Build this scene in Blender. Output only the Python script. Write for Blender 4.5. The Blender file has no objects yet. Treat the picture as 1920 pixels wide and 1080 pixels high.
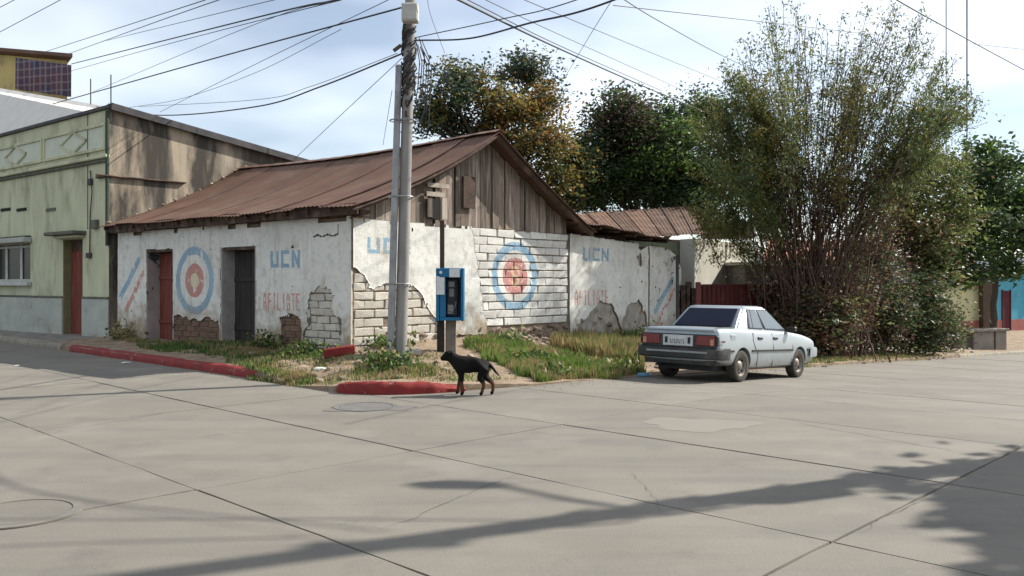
import bpy, bmesh, math, random
import numpy as np
from mathutils import Vector, Matrix
from mathutils.bvhtree import BVHTree

# ------------------------------------------------------------------ camera, sky, sun, exposure
SC = bpy.context.scene
COL = SC.collection
CAMZ, F, HOR = 1.6, 1600.0, 532.0
cam = bpy.data.cameras.new('camera')
cam_o = bpy.data.objects.new('camera', cam); COL.objects.link(cam_o)
cam.sensor_width = 36.0; cam.lens = 30.0; cam.shift_y = -(540 - HOR) / 1920.0
cam.clip_start = 0.1; cam.clip_end = 3000
cam_o.location = (0, 0, CAMZ); cam_o.rotation_euler = (math.pi / 2, 0, 0)
SC.camera = cam_o

SUN_EL = math.radians(37)
SUN_H = Vector((0.915, 0.403)).normalized()           # horizontal direction towards the sun
SUN_V = Vector((SUN_H.x * math.cos(SUN_EL), SUN_H.y * math.cos(SUN_EL), math.sin(SUN_EL)))
world = bpy.data.worlds.new('World'); SC.world = world; world.use_nodes = True
wt = world.node_tree; wt.nodes.clear()
def wn(t, **k):
    n = wt.nodes.new(t)
    for a, b in k.items(): setattr(n, a, b)
    return n
sky = wn('ShaderNodeTexSky', sky_type='NISHITA', sun_disc=False)
sky.sun_elevation = SUN_EL; sky.sun_rotation = math.atan2(SUN_H.x, SUN_H.y)
sky.air_density = 1.0; sky.dust_density = 0.7; sky.ozone_density = 1.0; sky.altitude = 300
tc = wn('ShaderNodeTexCoord'); sep = wn('ShaderNodeSeparateXYZ')
wt.links.new(tc.outputs['Generated'], sep.inputs[0])
zc = wn('ShaderNodeMath', operation='MAXIMUM'); wt.links.new(sep.outputs[2], zc.inputs[0]); zc.inputs[1].default_value = 0.0
za = wn('ShaderNodeMath', operation='ADD'); wt.links.new(zc.outputs[0], za.inputs[0]); za.inputs[1].default_value = 0.18
dx = wn('ShaderNodeMath', operation='DIVIDE'); wt.links.new(sep.outputs[0], dx.inputs[0]); wt.links.new(za.outputs[0], dx.inputs[1])
dy = wn('ShaderNodeMath', operation='DIVIDE'); wt.links.new(sep.outputs[1], dy.inputs[0]); wt.links.new(za.outputs[0], dy.inputs[1])
cmb = wn('ShaderNodeCombineXYZ'); wt.links.new(dx.outputs[0], cmb.inputs[0]); wt.links.new(dy.outputs[0], cmb.inputs[1])
cn = wn('ShaderNodeTexNoise'); cn.inputs['Scale'].default_value = 0.55; cn.inputs['Detail'].default_value = 4; cn.inputs['Roughness'].default_value = 0.52
wt.links.new(cmb.outputs[0], cn.inputs['Vector'])
cr = wn('ShaderNodeMapRange'); cr.inputs[1].default_value = 0.42; cr.inputs[2].default_value = 0.74; cr.inputs[3].default_value = 0.12; cr.inputs[4].default_value = 0.74
wt.links.new(cn.outputs['Fac'], cr.inputs[0])
cmix = wn('ShaderNodeMix', data_type='RGBA')
wt.links.new(cr.outputs[0], cmix.inputs['Factor']); wt.links.new(sky.outputs[0], cmix.inputs[6])
cmix.inputs[7].default_value = (15.0, 15.4, 15.8, 1)     # thin sunlit cloud
bg = wn('ShaderNodeBackground'); bg.inputs['Strength'].default_value = 0.076
wt.links.new(cmix.outputs[2], bg.inputs['Color'])
wo = wn('ShaderNodeOutputWorld'); wt.links.new(bg.outputs[0], wo.inputs[0])

sun = bpy.data.lights.new('sun', 'SUN'); sun.energy = 5.0; sun.angle = math.radians(0.6); sun.color = (1.0, 0.95, 0.87)
sun_o = bpy.data.objects.new('sun', sun); COL.objects.link(sun_o)
sun_o.rotation_euler = SUN_V.to_track_quat('Z', 'Y').to_euler(); sun_o.location = (20, 10, 30)
vs = SC.view_settings; vs.view_transform = 'Standard'; vs.look = 'None'; vs.gamma = 1; vs.exposure = 0.80; vs.use_curve_mapping = False

# ------------------------------------------------------------------ helpers
RNG = np.random.default_rng(11); random.seed(5)
def P(px, py, d):                      # photograph point + metres of depth -> real position
    return np.array([(px - 960) / F * d, d, CAMZ + (HOR - py) / F * d])
def lerp(a, b, t): return a + (b - a) * t
def tag(o, label=None, cat=None, group=None, kind=None):
    if label: o['label'] = label
    if cat: o['category'] = cat
    if group: o['group'] = group
    if kind: o['kind'] = kind
    return o
def thing(name, loc, label, cat, group=None, rot=None):
    o = bpy.data.objects.new(name, None); COL.objects.link(o)
    o.empty_display_size = 0.2; o.location = loc
    if rot is not None: o.rotation_euler = rot
    return tag(o, label, cat, group)
def org(o):
    p = Vector((0, 0, 0))
    while o is not None: p += o.location; o = o.parent
    return np.array(p)
def link_mesh(name, me, parent=None, loc=(0, 0, 0)):
    o = bpy.data.objects.new(name, me); COL.objects.link(o); o.location = loc
    if parent is not None: o.parent = parent
    return o
def smooth(me, ang=35):
    me.shade_smooth(); me.set_sharp_from_angle(angle=math.radians(ang))
class MB:
    def __init__(s): s.v = []; s.f = []; s.m = []
    def add(s, vs_, fs, m=0):
        b = len(s.v); s.v.extend([tuple(map(float, p)) for p in vs_])
        for f in fs: s.f.append(tuple(b + i for i in f)); s.m.append(m)
        return s
    def quad(s, a, b, c, d, m=0): return s.add([a, b, c, d], [(0, 1, 2, 3)], m)
    def hexa(s, lo, hi, m=0):          # 4 bottom, 4 top points
        return s.add(list(lo) + list(hi), [(3, 2, 1, 0), (4, 5, 6, 7), (0, 1, 5, 4), (1, 2, 6, 5), (2, 3, 7, 6), (3, 0, 4, 7)], m)
    def box(s, c, size, ax=None, m=0):
        c = np.array(c, float)
        if ax is None: ax = np.eye(3)
        ax = [np.array(a, float) for a in ax]
        h = [ax[i] * size[i] / 2 for i in range(3)]
        q = [(-1, -1), (1, -1), (1, 1), (-1, 1)]
        return s.hexa([c + h[0] * i + h[1] * j - h[2] for i, j in q], [c + h[0] * i + h[1] * j + h[2] for i, j in q], m)
    def tube(s, pts, rad, n=6, m=0, cap=True):
        pts = [np.array(p, float) for p in pts]
        if np.isscalar(rad): rad = [rad] * len(pts)
        vs_ = []; up = np.array([0.31, 0.17, 0.93])
        for i, p in enumerate(pts):
            t = pts[min(i + 1, len(pts) - 1)] - pts[max(i - 1, 0)]; t = t / (np.linalg.norm(t) + 1e-9)
            a = np.cross(t, up)
            if np.linalg.norm(a) < 0.05: a = np.cross(t, np.array([1.0, 0, 0]))
            a /= np.linalg.norm(a); b = np.cross(t, a)
            for k in range(n):
                w = 2 * math.pi * k / n; vs_.append(p + rad[i] * (math.cos(w) * a + math.sin(w) * b))
        fs = [(i * n + k, i * n + (k + 1) % n, (i + 1) * n + (k + 1) % n, (i + 1) * n + k) for i in range(len(pts) - 1) for k in range(n)]
        if cap: fs += [tuple(range(n - 1, -1, -1)), tuple((len(pts) - 1) * n + k for k in range(n))]
        return s.add(vs_, fs, m)
    def cyl(s, a, b, r0, r1=None, n=16, m=0): return s.tube([a, b], [r0, r0 if r1 is None else r1], n, m)
    def build(s, name, mats, parent=None, origin=None, sm=None, bevel=0, local=False, bseg=1):
        o0 = np.zeros(3) if local else (org(parent) if parent is not None else (np.zeros(3) if origin is None else np.array(origin, float)))
        me = bpy.data.meshes.new(name)
        me.from_pydata([tuple(np.array(p) - o0) for p in s.v], [], s.f)
        for mt in (mats if isinstance(mats, (list, tuple)) else [mats]): me.materials.append(mt)
        me.polygons.foreach_set('material_index', s.m); me.update()
        if bevel:
            bm = bmesh.new(); bm.from_mesh(me)
            bmesh.ops.remove_doubles(bm, verts=bm.verts, dist=1e-5)
            bmesh.ops.bevel(bm, geom=list(bm.edges), offset=bevel, segments=bseg, affect='EDGES', clamp_overlap=True)
            bm.to_mesh(me); bm.free()
        if sm: smooth(me, sm)
        return link_mesh(name, me, parent, (0, 0, 0) if (parent is not None or local or origin is None) else tuple(origin))
def fast_mesh(name, V, Q, mi=None):    # V (n,3), Q (m,4) or (m,3) numpy
    me = bpy.data.meshes.new(name); k = Q.shape[1]
    me.vertices.add(len(V)); me.vertices.foreach_set('co', np.ascontiguousarray(V, np.float32).ravel())
    me.loops.add(Q.size); me.loops.foreach_set('vertex_index', np.ascontiguousarray(Q, np.int32).ravel())
    me.polygons.add(len(Q)); me.polygons.foreach_set('loop_start', np.arange(0, Q.size, k, dtype=np.int32))
    if mi is not None: me.polygons.foreach_set('material_index', np.ascontiguousarray(mi, np.int32))
    me.update(calc_edges=True); me.validate()
    return me
def _hash(ix, iy, seed):
    n = (ix.astype(np.int64) * 374761393 + iy.astype(np.int64) * 668265263 + seed * 974711) & 0x7fffffff
    n = ((n ^ (n >> 13)) * 1274126177) & 0x7fffffff
    return ((n ^ (n >> 16)) & 0xffff) / 65535.0
def vnoise(x, y, seed=0):
    x = np.asarray(x, float); y = np.asarray(y, float)
    ix = np.floor(x); iy = np.floor(y); fx = x - ix; fy = y - iy
    fx = fx * fx * (3 - 2 * fx); fy = fy * fy * (3 - 2 * fy)
    a = _hash(ix, iy, seed); b = _hash(ix + 1, iy, seed); c = _hash(ix, iy + 1, seed); d = _hash(ix + 1, iy + 1, seed)
    return (a * (1 - fx) + b * fx) * (1 - fy) + (c * (1 - fx) + d * fx) * fy
def fbm(x, y, seed=0, o=4):
    r = 0; a = 0.5; t = 0
    for i in range(o): r = r + a * vnoise(x * 2 ** i, y * 2 ** i, seed + i * 7); t += a; a *= 0.55
    return r / t

# ------------------------------------------------------------------ materials
class NT:
    def __init__(s, name):
        s.m = bpy.data.materials.new(name); s.m.use_nodes = True; s.t = s.m.node_tree
        s.b = s.t.nodes['Principled BSDF']; s.out = s.t.nodes['Material Output']
    def n(s, t, **k):
        x = s.t.nodes.new(t)
        for a, b in k.items(): setattr(x, a, b)
        return x
    def L(s, a, b): s.t.links.new(a, b)
    def coord(s, kind='Object', scale=(1, 1, 1)):
        c = s.n('ShaderNodeTexCoord')
        if scale == (1, 1, 1): return c.outputs[kind]
        mp = s.n('ShaderNodeMapping'); s.L(c.outputs[kind], mp.inputs[0]); mp.inputs['Scale'].default_value = scale
        return mp.outputs[0]
    def noise(s, co, sc, det=6, ro=0.6):
        x = s.n('ShaderNodeTexNoise'); s.L(co, x.inputs['Vector'])
        x.inputs['Scale'].default_value = sc; x.inputs['Detail'].default_value = det; x.inputs['Roughness'].default_value = ro
        return x.outputs['Fac']
    def rng(s, v, a, b, c=0.0, d=1.0):
        x = s.n('ShaderNodeMapRange'); s.L(v, x.inputs[0])
        for i, q in enumerate((a, b, c, d)): x.inputs[i + 1].default_value = q
        return x.outputs[0]
    def mix(s, f, a, b, mode='MIX'):
        x = s.n('ShaderNodeMix', data_type='RGBA', blend_type=mode)
        for v, i in ((f, 0), (a, 6), (b, 7)):
            if hasattr(v, 'is_linked'): s.L(v, x.inputs[i])
            else: x.inputs[i].default_value = v if i == 0 else (tuple(v) + (1,))[:4]
        return x.outputs[2]
    def math(s, op, a, b=0.0):
        x = s.n('ShaderNodeMath', operation=op)
        for v, i in ((a, 0), (b, 1)):
            if hasattr(v, 'is_linked'): s.L(v, x.inputs[i])
            else: x.inputs[i].default_value = v
        return x.outputs[0]
    def bump(s, h, st, dist=0.02):
        x = s.n('ShaderNodeBump'); s.L(h, x.inputs['Height']); x.inputs['Strength'].default_value = st; x.inputs['Distance'].default_value = dist
        s.L(x.outputs[0], s.b.inputs['Normal'])
def surf(name, c1, c2=None, sc=2.0, rough=0.85, bump=0.25, bsc=30, c3=None, sc3=0.7, r3=(0.52, 0.66), stretch=(1, 1, 1), metal=0.0, spec=0.25, coat=0, r2=(0.35, 0.65), piece=0.0, dist=0.02):
    t = NT(name); co = t.coord('Object', stretch)
    if c2 is None: c2 = tuple(x * 0.75 for x in c1)
    col = t.mix(t.rng(t.noise(co, sc), *r2), c1, c2)
    if c3: col = t.mix(t.rng(t.noise(co, sc3, 8, 0.65), *r3), col, c3)
    if piece:
        oi = t.n('ShaderNodeObjectInfo'); col = t.mix(1.0, col, t.rng(oi.outputs['Random'], 0, 1, 1 - piece, 1 + piece), 'MULTIPLY')
    t.L(col, t.b.inputs['Base Color']); t.b.inputs['Roughness'].default_value = rough; t.b.inputs['Metallic'].default_value = metal
    t.b.inputs['Specular IOR Level'].default_value = spec; t.b.inputs['Coat Weight'].default_value = coat
    if bump: t.bump(t.noise(co, bsc, 6, 0.65), bump, dist)
    return t.m
def leafmat(name, c, c2=None, trans=0.42):
    t = NT(name); co = t.coord('Object')
    col = t.mix(t.rng(t.noise(co, 1.3, 3), 0.35, 0.65), c, c2 or tuple(x * 0.6 for x in c))
    t.L(col, t.b.inputs['Base Color']); t.b.inputs['Roughness'].default_value = 0.55; t.b.inputs['Specular IOR Level'].default_value = 0.25
    tr = t.n('ShaderNodeBsdfTranslucent'); t.L(col, tr.inputs['Color'])
    mx = t.n('ShaderNodeMixShader'); mx.inputs[0].default_value = trans
    t.L(t.b.outputs[0], mx.inputs[1]); t.L(tr.outputs[0], mx.inputs[2]); t.L(mx.outputs[0], t.out.inputs[0])
    return t.m

M = {}
def road_mat(name='concrete slab', piece=0.05):
    t = NT(name); co = t.n('ShaderNodeNewGeometry').outputs['Position']
    col = t.mix(t.rng(t.noise(co, 0.55, 8, 0.62), 0.32, 0.66), (0.192, 0.174, 0.143), (0.147, 0.134, 0.112))
    mp = t.n('ShaderNodeMapping'); t.L(co, mp.inputs[0]); mp.inputs['Rotation'].default_value = (0, 0, math.radians(45)); mp.inputs['Scale'].default_value = (0.25, 2.2, 1)
    col = t.mix(t.rng(t.noise(mp.outputs[0], 1.0, 6, 0.6), 0.48, 0.72, 0, 0.65), col, (0.112, 0.107, 0.098))
    col = t.mix(t.rng(t.noise(co, 1.7, 8, 0.7), 0.54, 0.74, 0, 0.6), col, (0.105, 0.099, 0.089))
    col = t.mix(t.rng(t.noise(co, 0.9, 5, 0.5), 0.56, 0.72, 0, 0.5), col, (0.235, 0.218, 0.187))
    col = t.mix(t.rng(t.noise(co, 60, 4, 0.7), 0.35, 0.7, 0, 0.25), col, (0.12, 0.11, 0.095))
    oi = t.n('ShaderNodeObjectInfo'); col = t.mix(1.0, col, t.rng(oi.outputs['Random'], 0, 1, 1 - piece, 1 + piece), 'MULTIPLY')
    t.L(col, t.b.inputs['Base Color']); t.b.inputs['Roughness'].default_value = 0.82; t.b.inputs['Specular IOR Level'].default_value = 0.3
    t.bump(t.noise(co, 45, 6, 0.7), 0.35, 0.012)
    return t.m
M['slab'] = road_mat()
M['joint'] = surf('joint dirt', (0.15, 0.135, 0.113), (0.075, 0.067, 0.056), 0.8)
M['earth'] = surf('dry earth', (0.27, 0.20, 0.135), (0.17, 0.125, 0.085), 2.2, 0.95, 0.6, 18, c3=(0.33, 0.27, 0.20), sc3=5, r3=(0.5, 0.7), dist=0.05)
M['kerb_red'] = surf('worn red kerb paint', (0.215, 0.024, 0.021), (0.155, 0.019, 0.017), 3, 0.75, 0.35, 30, c3=(0.22, 0.175, 0.14), sc3=5.5, r3=(0.60, 0.68))
M['kerb_grey'] = surf('old kerb concrete', (0.26, 0.235, 0.18), (0.17, 0.155, 0.125), 4, 0.9, 0.4, 30, c3=(0.32, 0.26, 0.11), sc3=1.2, r3=(0.58, 0.66))
M['walk'] = surf('sidewalk cement', (0.22, 0.205, 0.18), (0.15, 0.14, 0.125), 2.5, 0.9, 0.35, 30, c3=(0.12, 0.11, 0.095), sc3=3)
M['mud'] = surf('adobe mud core', (0.25, 0.195, 0.145), (0.17, 0.125, 0.09), 6, 0.95, 0.7, 25, dist=0.04)
M['wood_grey'] = surf('weathered board', (0.25, 0.20, 0.16), (0.13, 0.10, 0.078), 5, 0.9, 0.5, 20, stretch=(4, 4, 0.35), piece=0.45, c3=(0.36, 0.31, 0.26), sc3=2, r3=(0.50, 0.64))
M['wood_pale'] = surf('bleached board', (0.42, 0.37, 0.31), (0.30, 0.26, 0.215), 5, 0.9, 0.4, 20, stretch=(3, 3, 0.5))
M['wood_dark'] = surf('dark eave timber', (0.085, 0.055, 0.04), (0.045, 0.03, 0.024), 4, 0.9, 0.5, 25, c3=(0.16, 0.11, 0.08), sc3=2.5)
M['rust'] = surf('rusted roofing', (0.132, 0.070, 0.046), (0.098, 0.053, 0.037), 1.4, 0.72, 0.2, 40, c3=(0.15, 0.10, 0.072), sc3=0.9, r3=(0.5, 0.72), piece=0.10, spec=0.3)
M['rust_streak'] = surf('streaked rusty roofing', (0.145, 0.085, 0.056), (0.085, 0.05, 0.038), 1.6, 0.7, 0.2, 40, c3=(0.25, 0.18, 0.14), sc3=1.4, r3=(0.57, 0.72), piece=0.35, stretch=(1.0, 1.0, 1.0))
M['metal_grey'] = surf('galvanised tube', (0.30, 0.31, 0.31), (0.22, 0.225, 0.23), 5, 0.5, 0.08, 30, metal=0.35, c3=(0.17, 0.165, 0.155), sc3=2)
M['concrete_pole'] = surf('pole concrete', (0.26, 0.25, 0.235), (0.20, 0.192, 0.18), 3, 0.88, 0.3, 40, c3=(0.15, 0.135, 0.12), sc3=1.2, r3=(0.58, 0.75), stretch=(3, 3, 0.6))
M['black'] = surf('black rubber', (0.018, 0.018, 0.018), (0.03, 0.028, 0.027), 4, 0.7, 0.1)
M['cable'] = surf('weathered cable', (0.03, 0.03, 0.033), (0.05, 0.05, 0.05), 4, 0.65, 0)
M['dark'] = surf('dark void', (0.012, 0.011, 0.01), (0.02, 0.018, 0.016), 3, 0.9, 0)
M['stone'] = surf('rubble stone', (0.36, 0.29, 0.225), (0.22, 0.165, 0.12), 5, 0.95, 0.6, 20, piece=0.45, dist=0.04)
# ------------------------------------------------------------------ ground, road, kerbs
UL = np.array([-0.782, 0.623]); UR = np.array([0.669, 0.743])       # house walls: along left street, along right street
C0 = np.array([-3.1, 16.58])                                          # house corner on plan
US = np.array([0.669, 0.743]); K0 = np.array([-0.87, 12.6])           # right street
def sdist(x, y): return (x - K0[0]) * US[0] + (y - K0[1]) * US[1]
def R(x, y):                                                          # road height: the right street runs downhill
    s = np.asarray(sdist(x, y), float)
    q = np.clip(s - 0.5, 0, 40)
    soft = np.where(q < 3, q * q / 6.0, q - 1.5)
    tail = np.clip(s - 34, 0, 8)
    return -0.047 * (soft - tail * tail / 16.0 * 0.9)
gx = np.concatenate([[-900, -500, -250, -120, -70], np.arange(-45, 70, 1.5), [90, 130, 250, 500, 900]])
gy = np.concatenate([[-400, -150, -60, -30], np.arange(-15, 80, 1.5), [100, 150, 280, 600, 1500]])
X, Y = np.meshgrid(gx, gy, indexing='ij'); Z = R(X, Y) - 0.035
idx = np.arange(X.size).reshape(X.shape)
Q = np.stack([idx[:-1, :-1], idx[1:, :-1], idx[1:, 1:], idx[:-1, 1:]], -1).reshape(-1, 4)
me = fast_mesh('road', np.stack([X, Y, Z], -1).reshape(-1, 3), Q); me.materials.append(M['joint'])
road = link_mesh('road', me); tag(road, kind='structure')
TA = np.array([0.714, -0.70]); TB = np.array([0.70, 0.714])
def ab(a, b): return TA * a + TB * b
def slab(a0, a1, b0, b1):
    g = 0.0045; a0 += g; a1 -= g; b0 += g; b1 -= g
    na, nb = 12, 7
    tilt = random.uniform(-0.003, 0.003); mb = MB(); vs_ = []
    for lev in (0, 1):
        for i in range(na + 1):
            for j in range(nb + 1):
                edge = 0.006 if lev == 1 else 0.0
                a = lerp(a0 + edge, a1 - edge, i / na); b = lerp(b0 + edge, b1 - edge, j / nb)
                if lev == 1 and (i in (0, na) or j in (0, nb)):
                    b += random.uniform(-0.007, 0.006) if j in (0, nb) else 0; a += random.uniform(-0.007, 0.006) if i in (0, na) else 0
                p = ab(a, b); vs_.append((p[0], p[1], float(R(p[0], p[1])) + (tilt if lev else -0.05)))
    n = nb + 1; o = (na + 1) * n
    fs = [(o + i * n + j, o + (i + 1) * n + j, o + (i + 1) * n + j + 1, o + i * n + j + 1) for i in range(na) for j in range(nb)]
    ring = [i * n for i in range(na + 1)] + [na * n + j for j in range(1, nb + 1)] + [i * n + nb for i in range(na - 1, -1, -1)] + [j for j in range(nb - 1, 0, -1)]
    for k in range(len(ring)):
        p, q = ring[k], ring[(k + 1) % len(ring)]; fs.append((p, q, o + q, o + p))
    mb.add(vs_, fs); mb.build('slab', M['slab'], road)
A0, DA, B0, DB = -2.29, 4.1, 3.02, 2.15
for ib in range(-3, 24):
    b0 = B0 + ib * DB; b1 = b0 + DB
    off = 0.0 if ib % 2 == 0 else 0.0
    for ia in range(-9, 3):
        a0 = A0 + ia * DA + off; a1 = a0 + DA
        left_st = b0 < 8.0
        if left_st and a0 > -32 or (not left_st and a1 > -13 and a0 < 1):
            slab(a0, a1, b0, b1)

# kerb line and the raised verge behind it
KL = np.array([-4.18, 14.22]); KD = np.array([-0.725, 0.689])
def kl(t): return KL + KD * t
wl = lambda t: C0 + UL * t
wr = lambda t: C0 + UR * t
KP5 = np.array([0.335, 13.42])
def kr(s): return KP5 + US * s
INN = np.array([-0.743, 0.669])
#            kerb point      kerb h   inner point            inner z
VG = [(kl(30), 0.13, wl(40) + UR * 0.4, 0.15), (kl(22), 0.13, wl(25) + UR * 0.4, 0.15), (kl(14), 0.13, wl(16.5) + UR * 0.4, 0.16), (kl(10.3), 0.13, wl(9.6) + UR * 0.4, 0.20), (kl(6.0), 0.13, wl(6.3) + UR * 0.4, 0.22),
      (kl(2.5), 0.13, wl(3.6) + UR * 0.4, 0.27), (kl(0.0), 0.12, wl(1.6) + UR * 0.4, 0.32), (np.array([-3.35, 13.25]), 0.015, wl(0.5) + UR * 0.4, 0.34), (np.array([-2.5, 12.50]), 0.10, wr(0.1) + UL * 0.3, 0.34),
      (np.array([-1.55, 12.42]), 0.14, wr(0.9) + UL * 0.4, 0.35), (np.array([-0.87, 12.66]), 0.11, wr(2.2) + UL * 0.4, 0.40), (KP5, 0.03, wr(4.0) + UL * 0.4, 0.44), (kr(1.4), 0.01, wr(5.5) + UL * 0.4, 0.30),
      (kr(2.8), 0.01, wr(7.0) + UL * 0.4, 0.12), (kr(6.5), 0.02, wr(10.5) + UL * 0.4, -0.05), (kr(9), 0.03, wr(13) + UL * 0.4, -0.30)]
for s in (12, 16, 20, 25, 30, 36, 44, 55):
    p = kr(s); VG.append((p, 0.06 if s < 24 else 0.12, p + INN * 9, float(R(*p)) + 0.35))
def strip(name, pts, nl, nq, mat, bumpy):
    rows = []
    for i in range(len(pts) - 1):
        for k in range(nl + (1 if i == len(pts) - 2 else 0)):
            t = k / nl; a, b = pts[i], pts[i + 1]
            kp = lerp(a[0], b[0], t); kh = lerp(a[1], b[1], t); ip = lerp(a[2], b[2], t); iz = lerp(a[3], b[3], t)
            kz = float(R(*kp)) + kh; row = []
            for q in [0.0, 0.0, 0.04] + [j / nq for j in range(1, nq + 1)]:
                p = lerp(kp, ip, q)
                z = lerp(kz, iz, q * q * (3 - 2 * q) * 0.5 + q * 0.5)
                if bumpy and q > 0.03: z += bumpy * (float(fbm(p[0] * 1.6, p[1] * 1.6, 3)) - 0.45) * min(1, q * 4)
                row.append((p[0], p[1], z))
            row[0] = (row[0][0], row[0][1], row[0][2] - kh - 0.08)
            rows.append(row)
    n = len(rows[0]); V = np.array(rows).reshape(-1, 3); I = np.arange(len(V)).reshape(len(rows), n)
    Qs = np.stack([I[:-1, :-1], I[:-1, 1:], I[1:, 1:], I[1:, :-1]], -1).reshape(-1, 4)
    m_ = fast_mesh(name, V, Qs); m_.materials.append(mat); smooth(m_, 60)
    return tag(link_mesh(name, m_), kind='structure')
walk = strip('pavement', VG[:4], 6, 6, M['walk'], 0.0)
verge = strip('verge', VG[3:], 10, 16, M['earth'], 0.16)
dg = bpy.context.evaluated_depsgraph_get()
BV = [BVHTree.FromObject(o, dg) for o in (verge, walk)]
def gz(x, y):
    for b in BV:
        h = b.ray_cast(Vector((x, y, 30)), Vector((0, 0, -1)))
        if h[0] is not None: return h[0].z
    return float(R(x, y))
def kerb(pts, w, h, mat, name, jag=0.012):
    rows = []
    for i, p in enumerate(pts):
        t = pts[min(i + 1, len(pts) - 1)] - pts[max(i - 1, 0)]; t = t / np.linalg.norm(t); nrm = np.array([t[1], -t[0]])
        if nrm @ (np.array([0, 0]) - p) < 0: nrm = -nrm
        z = float(R(*p)); hh = h if np.isscalar(h) else h[i]
        j = lambda: random.uniform(-jag, jag)
        o_ = p + nrm * (0.02 + j()); i_ = p - nrm * w
        rows.append([(*o_, z - 0.06), (*(o_ + nrm * 0.012), z + hh * 0.5), (*(o_ - nrm * 0.015), z + hh - 0.02 + j()), (*(o_ - nrm * 0.045), z + hh + j()), (*i_, z + hh + j()), (*i_, z - 0.06)])
    n = 6; V = [v for r in rows for v in r]; mb = MB()
    fs = [(i * n + k, i * n + (k + 1) % n, (i + 1) * n + (k + 1) % n, (i + 1) * n + k) for i in range(len(rows) - 1) for k in range(n)]
    fs += [tuple(range(n)), tuple((len(rows) - 1) * n + k for k in range(n - 1, -1, -1))]
    mb.add(V, fs); o = mb.build(name, mat, origin=(pts[0][0], pts[0][1], 0), sm=40); return tag(o, kind='structure')
kerb([kl(t) for t in np.arange(30, 8.55, -0.8)], 0.16, 0.14, M['kerb_grey'], 'kerb')
kerb([kl(t) for t in np.arange(8.6, -0.05, -0.35)], 0.16, 0.15, M['kerb_red'], 'kerb')
cp = [np.array(p) for p in ((-2.62, 12.68), (-2.5, 12.46), (-2.2, 12.36), (-1.9, 12.32), (-1.55, 12.36), (-1.2, 12.46), (-0.95, 12.58), (-0.7, 12.74))]
ch = [0.10, 0.15, 0.17, 0.175, 0.17, 0.155, 0.11, 0.06]
cq = np.linspace(0, 7, 36); cps = [np.array([np.interp(q, range(8), [p[0] for p in cp]), np.interp(q, range(8), [p[1] for p in cp])]) for q in cq]
kerb(cps, 0.17, [float(np.interp(q, range(8), ch)) for q in cq], M['kerb_red'], 'kerb', 0.011)
kerb([kr(s) for s in np.arange(24, 50, 1.3)], 0.15, 0.13, M['kerb_grey'], 'kerb')

# covers set in the road
def cover(cx, cy, r, label, mats, broken):
    z = float(R(cx, cy)) + 0.004; t = thing('manhole_cover', (cx, cy, z), label, 'manhole cover')
    def ring(name, r0, r1, h, mat, a0=0, a1=2 * math.pi):
        mb = MB(); n = 40; ps = []
        for k in range(n + 1):
            w = lerp(a0, a1, k / n); c, s_ = math.cos(w), math.sin(w)
            ps.append([(cx + r0 * c, cy + r0 * s_, z - 0.01), (cx + r0 * c, cy + r0 * s_, z + h), (cx + r1 * c, cy + r1 * s_, z + h), (cx + r1 * c, cy + r1 * s_, z - 0.01)])
        mb.add([p for q in ps for p in q], [(k * 4 + j, k * 4 + (j + 1) % 4, k * 4 + 4 + (j + 1) % 4, k * 4 + 4 + j) for k in range(n) for j in range(4)])
        mb.build(name, mat, t)
    ring('lid', 0.0, r * 0.80, 0.004, mats[0]); ring('frame', r * 0.83, r, 0.006, mats[1])
    if broken:
        ring('crack_ring', r * 0.80, r * 0.83, 0.001, M['joint'], 2.3, 6.9); ring('crack_ring', r * 1.0, r * 1.025, 0.002, M['joint'], 2.6, 6.2)
    return t
M['cover_dark'] = surf('cover concrete dark', (0.15, 0.145, 0.135), (0.11, 0.105, 0.10), 4, 0.8, 0.3)
cover(-3.45, 5.95, 0.42, 'round concrete manhole cover with cracked rim at the left of the road', (M['slab'], M['slab']), True)
cover(-1.9, 11.1, 0.42, 'dark round manhole cover in the road by the red kerb corner', (M['cover_dark'], M['cover_dark']), False)
# ------------------------------------------------------------------ old house on the corner
NR = np.array([0.743, -0.669]); NL = np.array([-0.623, -0.782])
def tR(px): k = (px - 960) / F; return (k * C0[1] - C0[0]) / (UR[0] - UR[1] * k)
def tL(px): k = (px - 960) / F; return (C0[0] - k * C0[1]) / (k * UL[1] - UL[0])
def wR(px, py): t = tR(px); return (t, CAMZ + (HOR - py) / F * (C0[1] + UR[1] * t))
def wL(px, py): t = tL(px); return (t, CAMZ + (HOR - py) / F * (C0[1] + UL[1] * t))
def mapR(t, z, off=0.0):
    t = np.asarray(t, float); return np.stack([C0[0] + UR[0] * t + NR[0] * off, C0[1] + UR[1] * t + NR[1] * off, np.asarray(z, float) + 0 * t], -1)
def mapL(t, z, off=0.0):
    t = np.asarray(t, float); return np.stack([C0[0] + UL[0] * t + NL[0] * off, C0[1] + UL[1] * t + NL[1] * off, np.asarray(z, float) + 0 * t], -1)
def inpoly(u, v, poly):
    r = np.zeros(u.shape, bool); n = len(poly)
    for i in range(n):
        (x0, y0), (x1, y1) = poly[i], poly[(i + 1) % n]
        c = ((y0 > v) != (y1 > v)) & (u < (x1 - x0) * (v - y0) / ((y1 - y0) if y1 != y0 else 1e-9) + x0)
        r ^= c
    return r
def wob(u, v, amp, sc, seed):
    return u + amp * (fbm(u * sc, v * sc, seed) - 0.5) * 2, v + amp * (fbm(u * sc, v * sc, seed + 50) - 0.5) * 2
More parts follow.
